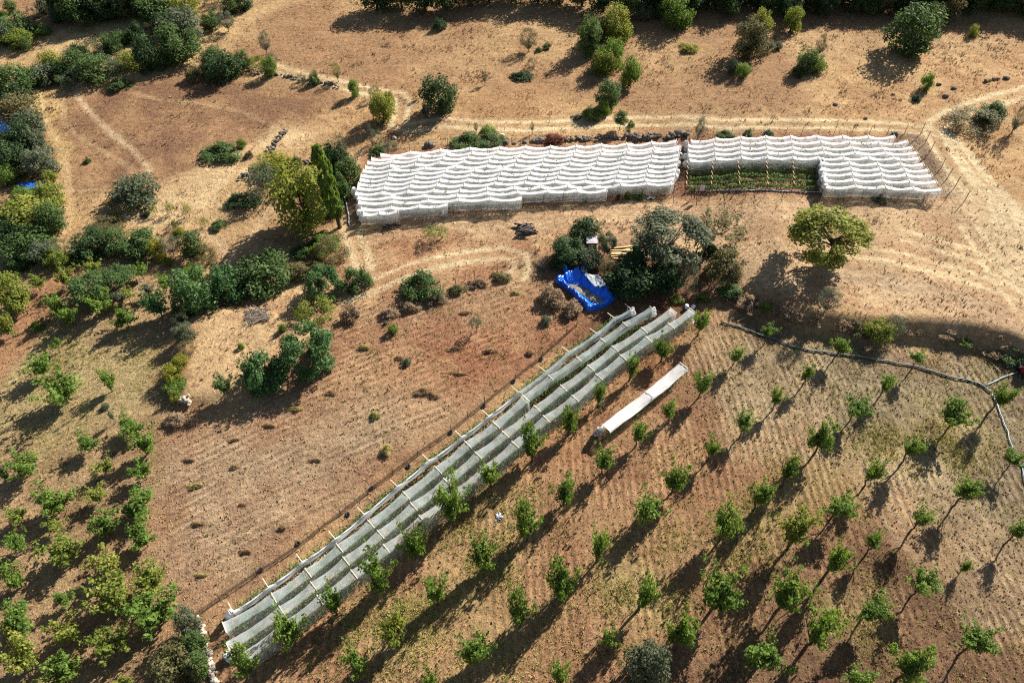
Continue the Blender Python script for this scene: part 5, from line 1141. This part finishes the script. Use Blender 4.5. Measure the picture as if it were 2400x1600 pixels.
pile('E', 1258, 30, 'dark pile of cut logs on the stubble field', 26, 1.7, .11, plain('old_log', lin(96, 86, 80), lin(52, 46, 44), 7, .9), .25, spread=1.6, sd=4)
pile('K', 650, 1305, 'small dark heap of branches below the net steps', 22, 1.5, .035, BARK, .1, 'branch_pile', 'branches', spread=.9, sd=5)
pile('D', 1760, 605, 'grey pile of cut brushwood in the dry walled patch', 60, 2.6, .03, TWIG, .2, 'branch_pile', 'branches', spread=1.8, sd=6)
pile('F', 840, 1055, 'pale stick lying on the soil in the third orchard row', 1, 1.5, .04, WOOD, .8, 'stick', 'stick', sd=7)
pile('E', 1740, 1225, 'pale stick leaning by the fourth tree beside the net tunnels', 1, 1.3, .04, WOOD, 1.0, 'stick', 'stick', sd=8)
pile('F', 380, 625, 'pale cane on the soil near the start of the grey hose', 1, 2.2, .03, WOOD, 1.0, 'stick', 'stick', sd=9)
pile('F', 2115, 950, 'pale cane on the weedy soil near the right edge', 1, 2.4, .04, WOOD, -.8, 'stick', 'stick', sd=10)
def tyre(c, x, y, label, R=.2, r=.065):
    b = MB(); n, k = 20, 8
    for i in range(n):
        for j in range(k):
            a, q = 6.283*i/n, 6.283*j/k; b.v.append(((R-r+r*math.cos(q))*math.cos(a), (R-r+r*math.cos(q))*math.sin(a), r*math.sin(q)+r))
    for i in range(n):
        for j in range(k): b.f.append((i*k+j, ((i+1) % n)*k+j, ((i+1) % n)*k+(j+1) % k, i*k+(j+1) % k))
    return tag(b.build('tyre', BLACK, None, PC(c, x, y), True), label, 'tyre', 'tyres along the mesh fence')
for i, (c, x, y) in enumerate((('G',1775,800),('G',2030,620),('H',45,425),('H',207,243),('H',458,97),('E',745,1405),('E',970,1225),('E',1172,1058),('E',1360,907))):
    tyre(c, x, y, 'small black ring shaped tyre beside the mesh fence, %s from its lower end' % ORD[i+1])
tyre('E', 115, 612, 'small black tyre on bare ground left of the ploughed field'); tyre('D', 770, 1552, 'black object shaped like a tyre under the left orchard trees')
tyre('G', 668, 205, 'dark ring in the shade under a left orchard tree')
for i, (c, x, y, lb) in enumerate((('J', 1665, 1098, 'left one of two white buckets at the top of the net tunnels'), ('J', 1735, 1100, 'right one of two white buckets at the top of the net tunnels'))):
    t = empty('bucket', PC(c, x, y)); tag(t, lb, 'bucket', 'white buckets'); MB().tube([(0, 0, 0), (0, 0, .12), (0, 0, .42)], [.15, .17, .21], 14).build('body', WHITE, t, None, True)
    MB().tube([(.21, 0, .42), (.16, .1, .52), (0, .14, .58), (-.16, .1, .52), (-.21, 0, .42)], .012, 5).build('handle', STEEL, t)
p = PC('M', 340, 975); t = empty('sign_board', p); tag(t, 'small white notice board on the fence before the uncovered rows', 'sign')
MB().bar((0, 0, -.1), (0, 0, 1.6), .05, .05).build('post', STEEL, t)
bd = MB().bar((0, -.06, 1.0), (0, -.06, 1.75), .55, .02, (0, 1, 0)).build('board', PAPER, t)
# braces of the gate beside the sign
p = PC('M', 270, 975); t = empty('gate_post', p); tag(t, 'dark leaning gate post left of the white notice board', 'post'); MB().tube([(0, 0, -.1), (-.25, .1, 1.5)], .05, 6).build('post', STEEL, t); MB().tube([(.5, 0, 0), (-.2, .08, 1.3)], .03, 5).build('brace', STEEL, t)
# leaning stakes pushed up by the plants in the gap between the blocks
for i, (x, y) in enumerate(((130, 700), (120, 760), (100, 830), (110, 890))):
    o = PC('M', x, y); b = MB(); rnd = random.Random(i)
    for k in range(4): b.tube([(rnd.uniform(-.2, .2), rnd.uniform(-.2, .2), 0), (rnd.uniform(-.6, .1), rnd.uniform(-.3, .3), .5), (rnd.uniform(-.9, 0), rnd.uniform(-.4, .4), .8)], [.02, .015, .008], 4)
    tag(b.build('cane', TWIG, None, o), 'tuft of dark bent canes in the gap between the net blocks, %s from the top' % ORD[i+1], 'canes', 'canes in the gap')
# red machine at the right edge
p = PC('F', 2325, 1010); t = empty('machine', p); tag(t, 'dark red machine with white top cut off by the right edge', 'machine')
b = MB(); b.tube([(-.55, 0, .62), (-.5, 0, .62), (.5, 0, .7), (1.1, 0, .7)], [.2, .34, .4, .36], 12).build('body', REDP, t, None, True)
MB().bar((-.1, -.05, 1.12), (.35, -.05, 1.2), .4, .22).build('tank', WHITE, t)
for sx in (-.35, .75):
    for sy in (-.42, .42): w_ = MB().tube([(sx, sy-.09, .32), (sx, sy+.09, .32)], .32, 16).build('wheel', BLACK, t, None, False)
MB().tube([(1.0, .2, .8), (1.5, .25, 1.15), (1.6, .25, 1.15)], .03, 6).build('handle', STEEL, t)
# ------------------------------------------------------------------ ground cover: dry grass, weeds, clods
def scatter(name, label, weight, n, mat, hmin, hmax, blades, sd, lean=.5, wid=.35, ymax=150):
    rng = np.random.default_rng(sd); xr = (XF > -95) & (XF < 95) & (YF > 11) & (YF < ymax)
    area = np.zeros(X.shape); dy = np.gradient(GY); area += dy[:, None]; pr = (weight*area.ravel()*xr); pr /= pr.sum()
    i = rng.choice(N, n, p=pr); x = XF[i]+rng.normal(size=n)*.2; y = YF[i]+rng.normal(size=n)*.25
    # only where the photo, or a step to its side, can look
    keep = np.abs(x) < 14+.80*np.hypot(y, CAM_H*.8); x, y = x[keep], y[keep]; n = len(x); z = terrain(x, y)-.03
    h = (hmin+(hmax-hmin)*rng.random(n)**1.6); V = []
    for k in range(blades):
        a = rng.random(n)*6.283; l = lean*(.3+rng.random(n)); w2 = h*wid*(.6+.6*rng.random(n)); ca, sa = np.cos(a), np.sin(a)
        bx, by = x+rng.normal(size=n)*h*.3, y+rng.normal(size=n)*h*.3; tx, ty = bx+ca*l*h, by+sa*l*h
        V.append(np.stack((np.stack((bx-sa*w2*.5, by+ca*w2*.5, z), 1), np.stack((bx+sa*w2*.5, by-ca*w2*.5, z), 1), np.stack((tx+sa*w2*.3, ty-ca*w2*.3, z+h), 1), np.stack((tx-sa*w2*.35, ty+ca*w2*.35, z+h*.92), 1)), 1))
    V = np.concatenate(V).reshape(-1, 3); F = np.arange(len(V)).reshape(-1, 4)
    return tag(link(name, mesh_np(name, V, F), mat), label, name.replace('_', ' '), None, 'stuff')
nB_ = fbm(XF*.5+3, YF*.5+8, 3); nC_ = fbm(XF*.16+30, YF*.16+8, 3); nS_ = vnoise(XF*.9+5, YF*.9)
clear_nets = np.ones(N); clear_nets[ink] = 1-.9*(sdf(xs, yv, blk) > .3)
scatter('dry_grass', 'short straw coloured dry grass covering the hill and field edges', aux[:, 2]*sstep(.35, .7, nB_)*clear_nets, 70000, LEAF['straw'], .07, .22, 3, 1, .8, .4)
scatter('dry_weeds', 'brown dead weeds dotted through the dry grass', aux[:, 2]*sstep(.5, .75, nC_)*sstep(.45, .7, nS_)*clear_nets, 14000, LEAF['brown'], .10, .32, 4, 2)
scatter('weeds', 'yellow green weeds growing between the orchard trees', aux[:, 1]**2*sstep(.38, .65, nB_)*clear_nets, 26000, LEAF['weed'], .05, .17, 5, 3, .9, .3)
scatter('green_weeds', 'small green weeds on the tilled soil', (aux[:, 1]*.6+.05*aux[:, 0])*sstep(.5, .7, nC_)*clear_nets, 6000, LEAF['green'], .06, .2, 4, 4)
def clods(n, sd):
    rng = np.random.default_rng(sd); xr = (XF > -80) & (XF < 80) & (YF > 11) & (YF < 95)
    pr = aux[:, 0]**1.5*np.repeat(np.gradient(GY), len(GX))*xr; pr /= pr.sum(); i = rng.choice(N, n, p=pr); x = XF[i]+rng.normal(size=n)*.2; y = YF[i]+rng.normal(size=n)*.2; z = terrain(x, y)+.02
    r = .02+.075*rng.random(n)**2.5; o = np.array(((1, 0, -.3), (-.5, .87, -.3), (-.5, -.87, -.3), (0, 0, .8))); a = rng.random(n)*6.283; ca, sa = np.cos(a), np.sin(a)
    q = o[None]*(r[:, None, None]*(.7+.6*rng.random((n, 4, 1)))); qx = q[:, :, 0]*ca[:, None]-q[:, :, 1]*sa[:, None]; qy = q[:, :, 0]*sa[:, None]+q[:, :, 1]*ca[:, None]
    V = np.stack((qx+x[:, None], qy+y[:, None], q[:, :, 2]+z[:, None]), 2).reshape(-1, 3); b = np.arange(n)[:, None]*4
    F = np.concatenate([b+np.array(t)[None] for t in ((0, 1, 3), (1, 2, 3), (2, 0, 3))])
    return tag(link('soil_clods', mesh_np('soil_clods', V, F), plain('clod', lin(176, 138, 104), lin(126, 90, 66), 1.5, .95)), 'loose clods and small stones on the tilled soil', 'clods', None, 'stuff')
clods(50000, 9)
# dry grass tussocks that stand out on the ploughed field
TUS = [('E',1190,450,70,50),('E',850,585,90,40),('E',1020,840,100,60),('E',560,1120,130,90),('E',640,1150,70,60),('E',150,820,90,60),('E',760,830,100,50),('E',800,1000,120,30),('E',395,890,60,50),('E',1290,860,70,60),
       ('G',1330,225,90,60),('G',1350,480,80,45),('G',1650,350,50,35),('G',1930,510,70,50),('G',1670,670,80,50),('G',1370,830,80,40),('G',1600,95,60,40),('G',1280,45,80,40),('G',2140,50,90,45),('D',2250,1130,70,50),('D',2010,1240,90,50),('D',1830,1350,90,45),('D',1590,1450,80,35)]
for i, (c, x, y, w_, h_) in enumerate(TUS):
    shrub(c, x, y, w_*.95, h_*.55, 'low straw tussock standing on the ploughed soil', 'low', 'straw' if i % 5 else 'weed', cat='tussock', group='dry tussocks on the ploughed field', name='tussock')
